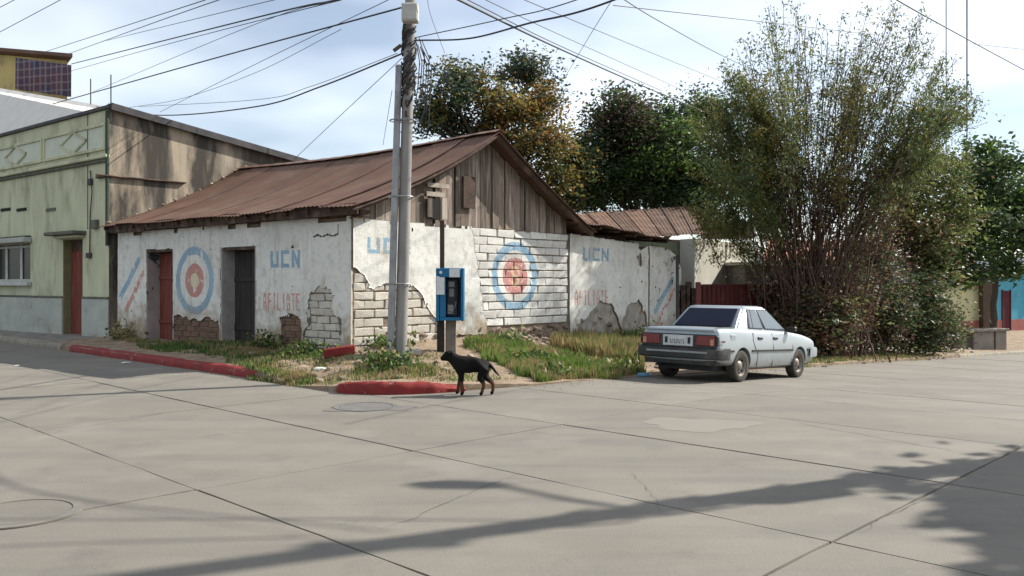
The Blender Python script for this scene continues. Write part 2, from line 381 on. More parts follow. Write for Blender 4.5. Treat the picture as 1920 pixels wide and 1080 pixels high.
def sheet(name, mapf, u0, u1, v0, v1, cell, keepf, matf, thick, mats, parent, rel=0.006):
    nu = int(round((u1 - u0) / cell)); nv = int(round((v1 - v0) / cell))
    ue = np.linspace(u0, u1, nu + 1); ve = np.linspace(v0, v1, nv + 1)
    uc, vc = np.meshgrid((ue[:-1] + ue[1:]) / 2, (ve[:-1] + ve[1:]) / 2, indexing='ij')
    keep = keepf(uc, vc); mi = matf(uc, vc) if matf else np.zeros(uc.shape, int)
    U, V = np.meshgrid(ue, ve, indexing='ij')
    off = thick + rel * (fbm(U * 1.1, V * 1.1, 21) - 0.5) * 6 + rel * (fbm(U * 6, V * 6, 22) - 0.5)
    fr = np.stack([mapf(U, V, 0.0)], 0)[0]; nrm = mapf(np.zeros(1), np.zeros(1), 1.0)[0] - mapf(np.zeros(1), np.zeros(1), 0.0)[0]
    front = fr + nrm * off[..., None]; back = fr - nrm * 0.012
    I = np.arange(U.size).reshape(U.shape); NB = U.size
    i, j = np.nonzero(keep)
    faces = [np.stack([I[i, j], I[i + 1, j], I[i + 1, j + 1], I[i, j + 1]], -1)]; ms = [mi[i, j]]
    pad = np.pad(keep, 1)
    for (di, dj, a, b) in ((-1, 0, (0, 1), (0, 0)), (1, 0, (1, 0), (1, 1)), (0, -1, (0, 0), (1, 0)), (0, 1, (1, 1), (0, 1))):
        s_ = keep & ~pad[1 + di:1 + di + nu, 1 + dj:1 + dj + nv]; i, j = np.nonzero(s_)
        p = I[i + a[0], j + a[1]]; q = I[i + b[0], j + b[1]]
        faces.append(np.stack([p, q, q + NB, p + NB], -1)); ms.append(np.full(len(i), len(mats) - 1))
    V3 = np.concatenate([front.reshape(-1, 3), back.reshape(-1, 3)]) - org(parent)
    Q = np.concatenate(faces); ms = np.concatenate(ms)
    used, inv = np.unique(Q, return_inverse=True)
    me = fast_mesh(name, V3[used], inv.reshape(-1, 4), ms)
    for m_ in mats: me.materials.append(m_)
    return link_mesh(name, me, parent)
GLY = {'U': [((0, 1), (0, 0)), ((0, 0), (1, 0)), ((1, 0), (1, 1))], 'C': [((1, 1), (0, 1)), ((0, 1), (0, 0)), ((0, 0), (1, 0))], 'N': [((0, 0), (0, 1)), ((0, 1), (1, 0)), ((1, 0), (1, 1))],
       'A': [((0, 0), (0, .8)), ((0, .8), (.5, 1)), ((.5, 1), (1, .8)), ((1, .8), (1, 0)), ((0, .42), (1, .42))], 'F': [((0, 0), (0, 1)), ((0, 1), (1, 1)), ((0, .52), (.8, .52))], 'I': [((.5, 0), (.5, 1))],
       'L': [((0, 1), (0, 0)), ((0, 0), (1, 0))], 'T': [((.5, 0), (.5, 1)), ((0, 1), (1, 1))], 'E': [((1, 1), (0, 1)), ((0, 1), (0, 0)), ((0, 0), (1, 0)), ((0, .52), (.8, .52))]}
def seg_d(u, v, a, b):
    a = np.array(a); b = np.array(b); d = b - a; L2 = d @ d + 1e-9
    h = np.clip(((u - a[0]) * d[0] + (v - a[1]) * d[1]) / L2, 0, 1)
    return np.maximum(np.abs(u - a[0] - h * d[0]), np.abs(v - a[1] - h * d[1])) if (d[0] == 0 or d[1] == 0) else np.hypot(u - a[0] - h * d[0], v - a[1] - h * d[1])
def text_mask(u, v, txt, u0, u1, z0, z1, w):   # u0 is where the text starts, u1 where it ends
    r = np.zeros(u.shape, bool); n = len(txt); cw = (u1 - u0) / (n + (n - 1) * 0.3); st = cw * 1.3; sg = 1 if cw > 0 else -1
    for k, ch in enumerate(txt):
        x0 = u0 + st * k
        for a, b in GLY[ch]:
            A = (x0 + sg * w / 2 + a[0] * (cw - sg * w), z0 + w / 2 + a[1] * (z1 - z0 - w)); B = (x0 + sg * w / 2 + b[0] * (cw - sg * w), z0 + w / 2 + b[1] * (z1 - z0 - w))
            r |= seg_d(u, v, A, B) < w / 2
    return r
def plaster(name, col, col2):
    t = NT(name); co = t.coord('Object')
    c = t.mix(t.rng(t.noise(co, 1.2, 6), 0.35, 0.65), col, col2)
    c = t.mix(t.rng(t.noise(co, 9, 8, 0.7), 0.50, 0.76, 0, 0.7), c, (0.38, 0.36, 0.31))
    st = t.coord('Object', (5, 5, 0.5))
    c = t.mix(t.rng(t.noise(st, 1.1, 6, 0.65), 0.54, 0.80, 0, 0.65), c, (0.27, 0.255, 0.205))
    sx = t.n('ShaderNodeSeparateXYZ'); t.L(t.coord('Object'), sx.inputs[0])
    lo = t.rng(sx.outputs[2], 1.05, 0.15, 0, 0.34)     # earth splashed up from the verge by rain
    f = t.rng(t.math('ADD', t.noise(co, 3.2, 8, 0.7), lo), 0.54, 0.82, 0, 0.88)
    c = t.mix(f, c, (0.29, 0.215, 0.13))
    c = t.mix(t.rng(t.noise(co, 34, 3, 0.5), 0.70, 0.78, 0, 0.6), c, (0.16, 0.14, 0.12))
    t.L(c, t.b.inputs['Base Color']); t.b.inputs['Roughness'].default_value = 0.92; t.b.inputs['Specular IOR Level'].default_value = 0.15
    t.bump(t.noise(co, 26, 8, 0.7), 0.5, 0.02)
    return t.m
M['pl_white'] = plaster('white limewash', (0.69, 0.68, 0.63), (0.58, 0.575, 0.53))
M['pl_blue'] = plaster('faded blue paint', (0.20, 0.33, 0.44), (0.28, 0.40, 0.48))
M['pl_red'] = plaster('faded red paint', (0.46, 0.19, 0.165), (0.52, 0.27, 0.235))
M['pl_pink'] = plaster('faint red paint', (0.52, 0.25, 0.21), (0.56, 0.34, 0.29))
M['pl_cream'] = plaster('cream paint', (0.64, 0.55, 0.36), (0.62, 0.56, 0.40))
M['pl_edge'] = surf('broken plaster edge', (0.38, 0.34, 0.28), (0.25, 0.21, 0.165), 8)
M['pl_grey'] = surf('bare cement render', (0.40, 0.37, 0.325), (0.27, 0.24, 0.20), 4, 0.95, 0.8, 20, c3=(0.20, 0.15, 0.10), sc3=3, r3=(0.52, 0.68), dist=0.04)
M['pl_stain'] = surf('dark grey stain', (0.16, 0.15, 0.135), (0.10, 0.095, 0.085), 4, 0.95, 0.5)
M['jamb_pink'] = surf('pinkish jamb plaster', (0.36, 0.30, 0.28), (0.28, 0.24, 0.225), 3, 0.92, 0.3, 25, c3=(0.045, 0.055, 0.06), sc3=1.1, r3=(0.53, 0.55))
M['jamb_grey'] = surf('grey jamb plaster', (0.38, 0.355, 0.34), (0.28, 0.26, 0.245), 3, 0.92, 0.3, 25, c3=(0.14, 0.11, 0.09), sc3=2.2, r3=(0.62, 0.7))
house = thing('corner_house', (C0[0], C0[1], 0.2), 'old whitewashed adobe house on the corner with rusty tin roof and painted emblems', 'house')

# --- shells behind the plaster
TW = 2.90
mb = MB()
def wbox(mb, mapf, u0, u1, z0, z1, o0, o1, m=0):
    mb.hexa([mapf(u0, z0, o0), mapf(u1, z0, o0), mapf(u1, z0, o1), mapf(u0, z0, o1)], [mapf(u0, z1, o0), mapf(u1, z1, o0), mapf(u1, z1, o1), mapf(u0, z1, o1)], m)
DOORS = [(3.11, 4.45, 0.10, 2.42), (6.46, 7.73, 0.16, 2.45)]
LEN = 9.16
wbox(mb, mapL, 0.0, 3.11, -0.3, TW, -0.02, -0.42); wbox(mb, mapL, 4.45, 6.46, -0.3, TW, -0.02, -0.42); wbox(mb, mapL, 7.73, LEN, -0.3, TW, -0.02, -0.42)
for a, b, z0, z1 in DOORS: wbox(mb, mapL, a, b, z1, TW, -0.02, -0.42); wbox(mb, mapL, a, b, -0.3, z0, -0.02, -0.42)
mb.build('wall_core', M['mud'], house)
mb = MB(); wbox(mb, mapR, 0.0, 6.75, -0.3, TW - 0.03, -0.02, -0.40); mb.build('wall_core', M['mud'], house)

def lin(poly): return [wL(*p) for p in poly]
def rin(poly): return [wR(*p) for p in poly]
holesL = [lin([(328, 596), (350, 592), (372, 600), (395, 594), (414, 604), (414, 650), (328, 650)]),
          lin([(530, 596), (540, 588), (556, 586), (568, 596), (571, 615), (570, 660), (529, 660), (533, 625)]),
          lin([(584, 552), (600, 541), (624, 545), (630, 562), (622, 580), (636, 600), (642, 660), (572, 660), (574, 625), (583, 605), (580, 580)])]
def keepL(u, v):
    k = np.ones(u.shape, bool)
    for a, b, z0, z1 in DOORS:
        uu = u + 0.03 * (fbm(v * 5, u * 0 + a, 4) - 0.5); vv = v + 0.05 * (fbm(u * 6, v * 0, 9) - 0.5)
        k &= ~((uu > a) & (uu < b) & (vv < z1) & (vv > z0 - 0.2))
    for i, h in enumerate(holesL):
        uu, vv = wob(u, v, 0.13, 4.0, 30 + i); k &= ~inpoly(uu, vv, h)
    top = TW + 0.02 - 0.10 * (fbm(u * 2.2, u * 0, 5) > 0.60)
    k &= v < top
    k &= (fbm(u * 3.3, v * 3.3, 77) + np.clip(0.75 - v, 0, 1) * 0.20) < 0.83
    # a few old cracks
    t0, z0 = wL(590, 443); t1, z1 = wL(636, 441)
    k &= ~((np.abs(v - z0 - 0.015 * np.sin(u * 20)) < 0.016) & (u < t0) & (u > t1))
    k &= ~((np.abs(u - t1) < 0.014) & (v > z0) & (v < z0 + 0.22))
    return k
rc = wL(367, 526); RL = 0.80
def matL(u, v):
    m = np.zeros(u.shape, int); w = fbm(u * 9, v * 9, 61); wear = w < 0.70
    uw, vw = wob(u, v, 0.012, 9, 3)
    d = np.hypot(uw - rc[0], vw - rc[1]) / RL
    m[(d < 1.0) & (d > 0.765) & wear] = 1
    m[(d < 0.50) & wear] = 2; m[(d < 0.22) & (w < 0.8)] = 4
    a, z1 = wL(510, 470); b, z0 = wL(565, 502); m[text_mask(uw, vw, 'UCN', a, b, z0, z1, 0.085) & (w < 0.78)] = 1
    a, z1 = wL(496, 549); b, z0 = wL(565, 583); m[text_mask(uw, vw, 'AFILIATE', a, b, z0, z1, 0.046) & (w < 0.72)] = 3
    def stripe(p, q, wd): return seg_d(uw, vw, wL(*p), wL(*q)) < wd
    m[stripe((229, 556), (262, 488), 0.085) & (w < 0.66)] = 1; m[stripe((240, 580), (270, 512), 0.075) & (w < 0.64)] = 3
    p3 = holesL[2]; uu, vv = wob(u, v, 0.18, 3, 91)
    c = wL(608, 620); m[(np.hypot((u - c[0]) / 1.25, v - c[1]) + 0.5 * (fbm(u * 4, v * 4, 17) - 0.5) < 0.42)] = 5
    return m
PM = [M['pl_white'], M['pl_blue'], M['pl_red'], M['pl_pink'], M['pl_cream'], M['pl_stain'], M['pl_edge']]
sheet('plaster', mapL, 0.0, LEN, 0.0, TW + 0.02, 0.02, keepL, matL, 0.034, PM, house)

# --- wall along the right street: plaster, bare painted brick
holeA = rin([(655, 500), (670, 503), (684, 520), (690, 537), (715, 539), (742, 533), (768, 540), (786, 545), (800, 575), (815, 600), (822, 640), (822, 700), (600, 700), (600, 500)])
bl0, bl1 = tR(884), tR(912)
def zoneB(u, v):
    edge = lerp(bl0, bl1, np.clip((TW - v) / 2.3, 0, 1)) + 0.16 * (fbm(v * 3, v * 0 + 2.0, 8) - 0.5)
    return u > edge
def keepR(u, v):
    k = ~zoneB(u, v)
    uu, vv = wob(u, v, 0.12, 4.0, 40); k &= ~inpoly(uu, vv, holeA)
    k &= v < TW - 0.02 - 0.06 * (fbm(u * 3, u * 0, 15) > 0.6)
    k &= fbm(u * 3.3, v * 3.3, 78) < 0.85
    k &= v > 0.42 - 0.3 * (u < 2.5) + 0.10 * fbm(u * 5, u * 0, 6)
    return k
def matR(u, v):
    m = np.zeros(u.shape, int); w = fbm(u * 9, v * 9, 62); uw, vw = wob(u, v, 0.012, 9, 3)
    a, z1 = wR(687, 444); b, z0 = wR(768, 478); m[text_mask(uw, vw, 'UCN', a, b, z0, z1, 0.085) & (w < 0.76)] = 1
    return m
sheet('plaster', mapR, 0.0, 4.0, 0.0, TW, 0.02, keepR, matR, 0.034, PM, house)

def brick_mat(name, ring, base, base2):
    t = NT(name); pos = t.n('ShaderNodeNewGeometry').outputs['Position']
    oi = t.n('ShaderNodeObjectInfo')
    c = t.mix(t.rng(t.noise(pos, 5, 8, 0.7), 0.35, 0.7), base, base2)
    if ring:
        tc_, zc_ = wR(965, 518); ctr = mapR(np.array([tc_]), zc_)[0]
        sx = t.n('ShaderNodeSeparateXYZ'); t.L(pos, sx.inputs[0])
        u = t.math('ADD', t.math('MULTIPLY', t.math('SUBTRACT', sx.outputs[0], ctr[0]), UR[0]), t.math('MULTIPLY', t.math('SUBTRACT', sx.outputs[1], ctr[1]), UR[1]))
        v = t.math('SUBTRACT', sx.outputs[2], ctr[2])
        nz = t.math('MULTIPLY', t.math('SUBTRACT', t.noise(pos, 7, 3), 0.5), 0.05)
        d = t.math('ADD', t.math('SQRT', t.math('ADD', t.math('MULTIPLY', u, u), t.math('MULTIPLY', v, v))), nz)
        band = lambda a, b: t.math('MULTIPLY', t.rng(d, a, a + 0.02), t.rng(d, b + 0.02, b))
        wear = t.rng(t.noise(pos, 14, 6, 0.7), 0.66, 0.52, 0.15, 0.95)
        c = t.mix(t.math('MULTIPLY', band(0.60, 0.80), wear), c, (0.20, 0.34, 0.46))
        c = t.mix(t.math('MULTIPLY', t.rng(d, 0.45, 0.43), wear), c, (0.45, 0.19, 0.17))
        # the letter S: two arcs
        r0 = 0.105; w0 = 0.032
        def arc(cy, sgn):
            dv = t.math('SUBTRACT', v, cy); dd = t.math('SQRT', t.math('ADD', t.math('MULTIPLY', u, u), t.math('MULTIPLY', dv, dv)))
            on = t.rng(t.math('ABSOLUTE', t.math('SUBTRACT', dd, r0)), w0 + 0.008, w0)
            cut = t.math('MULTIPLY', t.math('GREATER_THAN', t.math('MULTIPLY', u, sgn), 0.0), t.math('LESS_THAN', t.math('MULTIPLY', dv, sgn), 0.0))
            return t.math('MULTIPLY', on, t.math('SUBTRACT', 1.0, cut))
        c = t.mix(t.math('MULTIPLY', t.math('MAXIMUM', arc(0.105, 1.0), arc(-0.105, -1.0)), wear), c, (0.62, 0.48, 0.28))
    c = t.mix(t.rng(t.noise(pos, 20, 6, 0.7), 0.58, 0.74, 0, 0.6), c, (0.27, 0.215, 0.16))
    c = t.mix(1.0, c, t.rng(oi.outputs['Random'], 0, 1, 0.84, 1.06), 'MULTIPLY')
    t.L(c, t.b.inputs['Base Color']); t.b.inputs['Roughness'].default_value = 0.93; t.b.inputs['Specular IOR Level'].default_value = 0.15
    t.bump(t.noise(pos, 30, 6, 0.7), 0.6, 0.02)
    return t.m
M['brick_white'] = brick_mat('whitewashed brick', True, (0.70, 0.685, 0.64), (0.58, 0.56, 0.51))
M['brick_clay'] = brick_mat('clay brick', False, (0.185, 0.115, 0.08), (0.13, 0.085, 0.06))
M['brick_dusty'] = brick_mat('dusty limewashed brick', False, (0.58, 0.55, 0.49), (0.44, 0.39, 0.32))
def brick_mesh(L, H, D, seed):
    rr = random.Random(seed); bm = bmesh.new(); bmesh.ops.create_cube(bm, size=1)
    for v in bm.verts: v.co = Vector((v.co.x * L, v.co.y * D, v.co.z * H)) + Vector([rr.uniform(-0.014, 0.014) for _ in range(3)])
    bmesh.ops.bevel(bm, geom=list(bm.edges), offset=0.010, segments=1, affect='EDGES')
    me = bpy.data.meshes.new('brick'); bm.to_mesh(me); bm.free(); return me
BR = {}
def bricks(mapf, u0, u1, z0, z1, L, H, test, mat, parent, out=0.0, seed=0):
    rr = random.Random(seed); ux = mapf(np.ones(1), 0)[0] - mapf(np.zeros(1), 0)[0]; ang = math.atan2(ux[1], ux[0])
    key = (mat.name, L, H)
    if key not in BR:
        BR[key] = [brick_mesh(L - 0.022, H - 0.020, 0.10, seed * 10 + k) for k in range(6)]
        for m_ in BR[key]: m_.materials.append(mat)
    z = z0; row = 0
    while z < z1 - H * 0.4:
        u = u0 - (L / 2 if row % 2 else 0) + rr.uniform(-0.03, 0.03)
        while u < u1:
            c = u + L / 2; s = 1.0
            lo, hi = max(u, u0), min(u + L, u1)
            if hi - lo > 0.10:
                c = (lo + hi) / 2; s = (hi - lo) / L
                if test(c, z + H / 2, hi - lo, H):
                    o = bpy.data.objects.new('brick', rr.choice(BR[key])); COL.objects.link(o); o.parent = parent
                    p = mapf(np.array([c]), z + H / 2, out - 0.038 + rr.uniform(-0.008, 0.008))[0] - org(parent)
                    o.location = p; o.rotation_euler = (rr.uniform(-.01, .01), rr.uniform(-.012, .012), ang + rr.uniform(-.012, .012)); o.scale = (s, 1, 1)
            u += L
        z += H; row += 1
def shown(keepf):
    def t(c, z, w, h):
        u, v = np.meshgrid(np.linspace(c - w / 2, c + w / 2, 8), np.linspace(z - h / 2, z + h / 2, 4))
        return bool((~keepf(u, v)).any())
    return t
bw = MB().add([mapR(0, 0.2)], []).build('brickwork', M['brick_white'], house) if False else house
bricks(mapR, tR(880), 6.73, 0.62, TW - 0.03, 0.58, 0.186, lambda c, z, w, h: bool(zoneB(np.array([c + w / 2]), np.array([z]))[0]), M['brick_white'], house, 0.004, 1)
sA = shown(keepR)
bricks(mapR, 0.02, tR(826), 0.20, 1.86, 0.50, 0.178, lambda c, z, w, h: sA(c, z, w, h) and (z > 1.0 or random.random() < 0.85), M['brick_dusty'], house, 0.0, 2)
sL = shown(keepL)
tl = lambda px: tL(px)
bricks(mapL, tl(416), tl(326), 0.2, 1.0, 0.36, 0.13, sL, M['brick_clay'], house, -0.004, 3)
bricks(mapL, tl(574), tl(526), 0.2, 1.1, 0.36, 0.13, sL, M['brick_clay'], house, -0.004, 4)
bricks(mapL, tl(645), tl(570), 0.2, 1.75, 0.40, 0.15, sL, M['brick_dusty'], house, -0.004, 5)

# --- rubble footing under the brickwork
def stone_mesh(seed):
    rr = random.Random(seed); bm = bmesh.new(); bmesh.ops.create_icosphere(bm, subdivisions=1, radius=0.5)
    for v in bm.verts: v.co = Vector((v.co.x * rr.uniform(.8, 1.2), v.co.y * rr.uniform(.8, 1.2), v.co.z * rr.uniform(.8, 1.1)))
    me = bpy.data.meshes.new('stone'); bm.to_mesh(me); bm.free(); return me
STN = [stone_mesh(k) for k in range(7)]
for m_ in STN: m_.materials.append(M['stone'])
def stone(p, s, parent=None, mesh=None):
    o = bpy.data.objects.new('stone', mesh or random.choice(STN)); COL.objects.link(o)
    if parent is not None: o.parent = parent; p = np.array(p) - org(parent)
    o.location = p; o.rotation_euler = (random.uniform(-.5, .5), random.uniform(-.5, .5), random.uniform(0, 6.3)); o.scale = (s * random.uniform(.9, 1.6), s * random.uniform(.7, 1.1), s * random.uniform(.5, .8))
    return o
for k in range(95):
    t = random.uniform(3.4, 6.75); z = random.uniform(0.10, 0.56)
    stone(mapR(np.array([t]), z, random.uniform(-0.10, 0.0))[0], random.uniform(0.10, 0.26), house)
for k in range(26):
    t = random.uniform(0.1, 2.5); stone(mapR(np.array([t]), random.uniform(0.25, 0.55), random.uniform(-0.06, 0.0))[0], random.uniform(0.12, 0.24), house)

# --- doors
M['door_red'] = surf('worn red door', (0.20, 0.055, 0.038), (0.13, 0.035, 0.025), 3, 0.7, 0.35, 30, stretch=(4, 4, 0.5), c3=(0.24, 0.12, 0.08), sc3=2.5, r3=(0.58, 0.72))
M['door_dark'] = surf('dark door timber', (0.052, 0.042, 0.038), (0.028, 0.024, 0.022), 3, 0.75, 0.4, 30, stretch=(4, 4, 0.5), c3=(0.10, 0.085, 0.075), sc3=2, r3=(0.6, 0.72))
M['iron'] = surf('old iron', (0.05, 0.045, 0.04), (0.09, 0.06, 0.045), 6, 0.6, 0.2, metal=0.6)
def house_door(a, b, z0, z1, mat, jm, nm):
    mb = MB(); wbox(mb, mapL, b - 0.004, b - 0.045, z0, z1, 0.025, -0.40); mb.build('jamb', jm, house)
    mb = MB(); wbox(mb, mapL, a + 0.004, a + 0.045, z0, z1, 0.025, -0.40); mb.build('jamb', jm, house)
    mb = MB(); wbox(mb, mapL, a + 0.046, b - 0.046, z1 - 0.07, z1 - 0.004, 0.02, -0.40); mb.build('lintel', M['wood_dark'], house)
    d = MB(); wbox(d, mapL, a + 0.05, b - 0.05, z0, z1 - 0.075, -0.335, -0.36); do = d.build('door', mat, house)
    n = 6; w = (b - a - 0.10) / n
    for k in range(n):
        mb = MB(); wbox(mb, mapL, a + 0.05 + k * w + 0.006, a + 0.05 + (k + 1) * w - 0.006, z0 + 0.02, z1 - 0.085 - random.uniform(0, .01), -0.30 - random.uniform(0, .006), -0.334); mb.build('plank', mat, do, bevel=0.004)
    for zz in (0.45, 1.55):
        mb = MB(); wbox(mb, mapL, a + 0.06, b - 0.06, z0 + zz, z0 + zz + 0.10, -0.275, -0.299); mb.build('rail', mat, do, bevel=0.005)
    mb = MB(); wbox(mb, mapL, a + 0.16, a + 0.22, z0 + 0.95, z0 + 1.13, -0.25, -0.298); mb.build('lock', M['iron'], do, bevel=0.008)
    mb = MB(); wbox(mb, mapL, a - 0.02, b + 0.02, z0 - 0.25, z0, 0.09, -0.40); mb.build('threshold', M['walk'], house, bevel=0.015)
house_door(*DOORS[0], M['door_dark'], M['jamb_grey'], 'dark'); house_door(*DOORS[1], M['door_red'], M['jamb_pink'], 'red')

# --- roof: corrugated sheets
BP, ZP = 3.64, 5.0
def zf(b):
    u = np.clip((b + 0.40) / (BP + 0.40), 0, 1); return 3.08 + (ZP - 3.08) * (0.74 * u + 0.26 * u ** 2.6)
def zb(b):
    u = np.clip((7.25 - b) / (7.25 - BP), 0, 1); return 2.92 + (ZP - 2.92) * (0.86 * u + 0.14 * u ** 2)
def hp(a, b, z): return np.stack([C0[0] + UL[0] * a + UR[0] * b, C0[1] + UL[1] * a + UR[1] * b, z + 0 * a], -1)
def roof_sheet(pf, a0, a1, q0, q1, nrm, mat, parent, wave=0.13, amp=0.011, rows=9, lift=0.0, name='roof_sheet'):
    n = max(4, int(round((a1 - a0) / wave)) * 4); A = np.linspace(a0, a1, n + 1); B = np.linspace(q0, q1, rows + 1)
    AA, BB = np.meshgrid(A, B, indexing='ij'); pts = pf(AA, BB)
    w = amp * np.sin((AA - a0) / wave * 2 * math.pi) + lift
    top = pts + np.array(nrm) * w[..., None]; bot = top - np.array(nrm) * 0.006
    I = np.arange(AA.size).reshape(AA.shape); N_ = AA.size
    q = np.stack([I[:-1, :-1], I[1:, :-1], I[1:, 1:], I[:-1, 1:]], -1).reshape(-1, 4)
    ring = [(I[:-1, 0], I[1:, 0]), (I[1:, -1], I[:-1, -1]), (I[0, 1:], I[0, :-1]), (I[-1, :-1], I[-1, 1:])]
    rim = [np.stack([a, a + N_, b + N_, b], -1) for a, b in ring]
    V = np.concatenate([top.reshape(-1, 3), bot.reshape(-1, 3)]) - org(parent)
    me = fast_mesh(name, V, np.concatenate([q, q[:, ::-1] + N_] + rim)); me.materials.append(mat); me.shade_smooth(); me.set_sharp_from_angle(angle=math.radians(60))
    return link_mesh(name, me, parent)
roof = MB(); 
sag = lambda a: -0.10 * np.sin(np.clip(a, 0, 9) / 9 * math.pi)
pr = [hp(np.array(a), np.array(BP), ZP + float(sag(a)) - 0.16) for a in (-0.3, 2.3, 4.6, 7, 9.2)]
roof.tube(pr, 0.08, 8); roof_o = roof.build('roof', M['wood_dark'], house)
nW = 11; wsh = (9.42 + 0.50) / nW
for k in range(nW):
    a0 = -0.50 + k * wsh; j = random.uniform(-0.05, 0.05); dz = random.uniform(-0.015, 0.015)
    e0 = -0.40 + j - (0.10 if k in (0, 3) else 0)
    roof_sheet(lambda a, b: hp(a, b, zf(b) + sag(a) * np.clip((b + .4) / 4, 0, 1) + dz + 0.02 * np.sin(a * 1.7) * np.clip(1 - (b + .4) / 2, 0, 1)), a0, a0 + wsh + 0.07, e0, BP + 0.02, (0, 0, 1), M['rust'], roof_o, lift=0.006 * (k % 2))
    roof_sheet(lambda a, b: hp(a, b, zb(b) + sag(a) * np.clip((7.25 - b) / 3.6, 0, 1) + dz), a0, a0 + wsh + 0.07, BP - 0.02, 7.25 + j, (0, 0, 1), M['rust'], roof_o, lift=0.012 * (k % 2))
roof_sheet(lambda a, b: hp(a, BP + b, ZP + 0.035 - np.abs(b) * 0.45 + sag(a)), -0.52, 9.4, -0.17, 0.17, (0, 0, 1), M['rust'], roof_o, amp=0.004, wave=0.5, rows=4, name='ridge_cap')
# rafters and eave boards
for k in range(15):
    a = -0.40 + k * 0.69
    mb = MB(); mb.tube([hp(np.array(a), np.array(b), zf(np.array(b)) - 0.085 + float(sag(a)) * min(1, (b + .4) / 4)) for b in (-0.33, 0.6, 1.6, 2.6, 3.5)], 0.05, 4); mb.build('rafter', M['wood_dark'], roof_o)
    mb = MB(); mb.tube([hp(np.array(a), np.array(b), zb(np.array(b)) - 0.085 + float(sag(a)) * min(1, (7.25 - b) / 3.6)) for b in (7.1, 6, 5, 4.4, 3.75)], 0.05, 4); mb.build('rafter', M['wood_dark'], roof_o)
mb = MB(); wbox(mb, mapL, -0.25, LEN + 0.1, TW + 0.005, TW + 0.13, 0.02, -0.24); mb.build('wall_plate', M['wood_dark'], house)
u = -0.42
while u < LEN + 0.2:
    L = random.uniform(0.8, 1.7); e = min(u + L, LEN + 0.25); dz = random.uniform(-0.05, 0.03)
    mb = MB(); mb.hexa([mapL(u, TW + 0.03 + dz, 0.24), mapL(e - 0.03, TW + 0.02 + dz * 0.4, 0.24), mapL(e - 0.03, TW + 0.02 + dz * .4, 0.215), mapL(u, TW + 0.03 + dz, 0.215)], [mapL(u, 3.135, 0.27), mapL(e - 0.03, 3.13, 0.27), mapL(e - 0.03, 3.13, 0.245), mapL(u, 3.135, 0.245)])
    mb.build('eave_board', M['wood_dark'], house); u = e
for sgn in (0, 1):
    mb = MB(); f_ = zf if sgn == 0 else zb; bs = np.linspace(-0.35, BP, 8) if sgn == 0 else np.linspace(7.2, BP, 8)
    mb.tube([hp(np.array(-0.40), np.array(b), float(f_(np.array(b))) - 0.10) for b in bs], 0.065, 4); mb.build('barge_rafter', M['wood_dark'], roof_o)
# --- gable boards
b = 0.06; k = 0
while b < 6.66:
    w = random.choice((0.17, 0.2, 0.24, 0.27, 0.30)) * (0.9 if b < 3 else 0.8); e = min(b + w, 6.68)
    top = lambda q: float(zf(np.array(q)) if q < BP else zb(np.array(q))) - 0.05
    zt = min(top(b), top(e)) if not (b < BP < e) else top(b)
    if zt > TW + 0.10:
        o0 = random.uniform(-0.03, 0.02) + (0.03 if k % 3 == 0 else 0); z0 = TW - 0.035 - random.uniform(0, 0.05); d1, d2 = top(b), top(e); g = random.uniform(0.004, 0.018)
        lean = random.uniform(-0.012, 0.012)
        mb = MB(); mb.hexa([mapR(b, z0, o0), mapR(e - g, z0, o0), mapR(e - g, z0, o0 - 0.03), mapR(b, z0, o0 - 0.03)], [mapR(b + lean, d1, o0), mapR(e - g + lean, d2, o0), mapR(e - g + lean, d2, o0 - 0.03), mapR(b + lean, d1, o0 - 0.03)])
        mb.build('board', M['wood_grey'], house)
    b = e; k += 1
def gboard(p0, p1, mat, off, name='board'):
    (a, z1), (c, z0) = wR(*p0), wR(*p1); mb = MB(); wbox(mb, mapR, a, c, z0, z1, off, off - 0.03); mb.build(name, mat, house, bevel=0.004)
gboard((797, 342), (838, 355), M['wood_pale'], 0.085); gboard((795, 359), (829, 371), M['wood_pale'], 0.086); gboard((797, 372), (806, 408), M['wood_grey'], 0.084); gboard((824, 371), (834, 412), M['wood_pale'], 0.083)
gboard((806, 372), (823, 412), M['dark'], 0.060, 'vent_opening')
gboard((864, 330), (886, 392), M['wood_dark'], 0.088)

# --- third stretch of wall, low lean-to
wall3 = thing('patched_wall', tuple(mapR(np.array([6.8]), -0.1)[0]), 'low whitewashed wall with peeling render and red and blue stripe behind the silver car', 'wall')
T3 = 12.2
def top3(u): return np.interp(u, [6.75, 9.4, 9.9, 10.0, 10.4, 11.2, 11.6, 11.9, 12.2], [2.88, 2.76, 2.74, 2.55, 2.70, 2.66, 2.60, 2.45, 2.05])
us = np.linspace(6.77, T3, 30); mb = MB()
vs_ = []; fs = []
for i, u in enumerate(us):
    for (z, o) in ((-0.9, -0.02), (float(top3(u)) - 0.03, -0.02), (float(top3(u)) - 0.03, -0.34), (-0.9, -0.34)): vs_.append(mapR(u, z, o))
for i in range(len(us) - 1):
    for k in range(4): fs.append((i * 4 + k, i * 4 + (k + 1) % 4, i * 4 + 4 + (k + 1) % 4, i * 4 + 4 + k))
fs += [(0, 1, 2, 3), tuple(len(vs_) - 4 + k for k in (3, 2, 1, 0))]
mb.add(vs_, fs); mb.build('wall_core', M['pl_grey'], wall3)
hole3 = [rin([(1068, 700), (1074, 640), (1086, 605), (1108, 585), (1127, 566), (1148, 577), (1158, 600), (1165, 625), (1166, 596), (1176, 570), (1196, 560), (1208, 585), (1213, 640), (1213, 720)]), rin([(1216, 720), (1216, 640), (1226, 612), (1240, 640), (1244, 720)])]
crk = tR(1215)
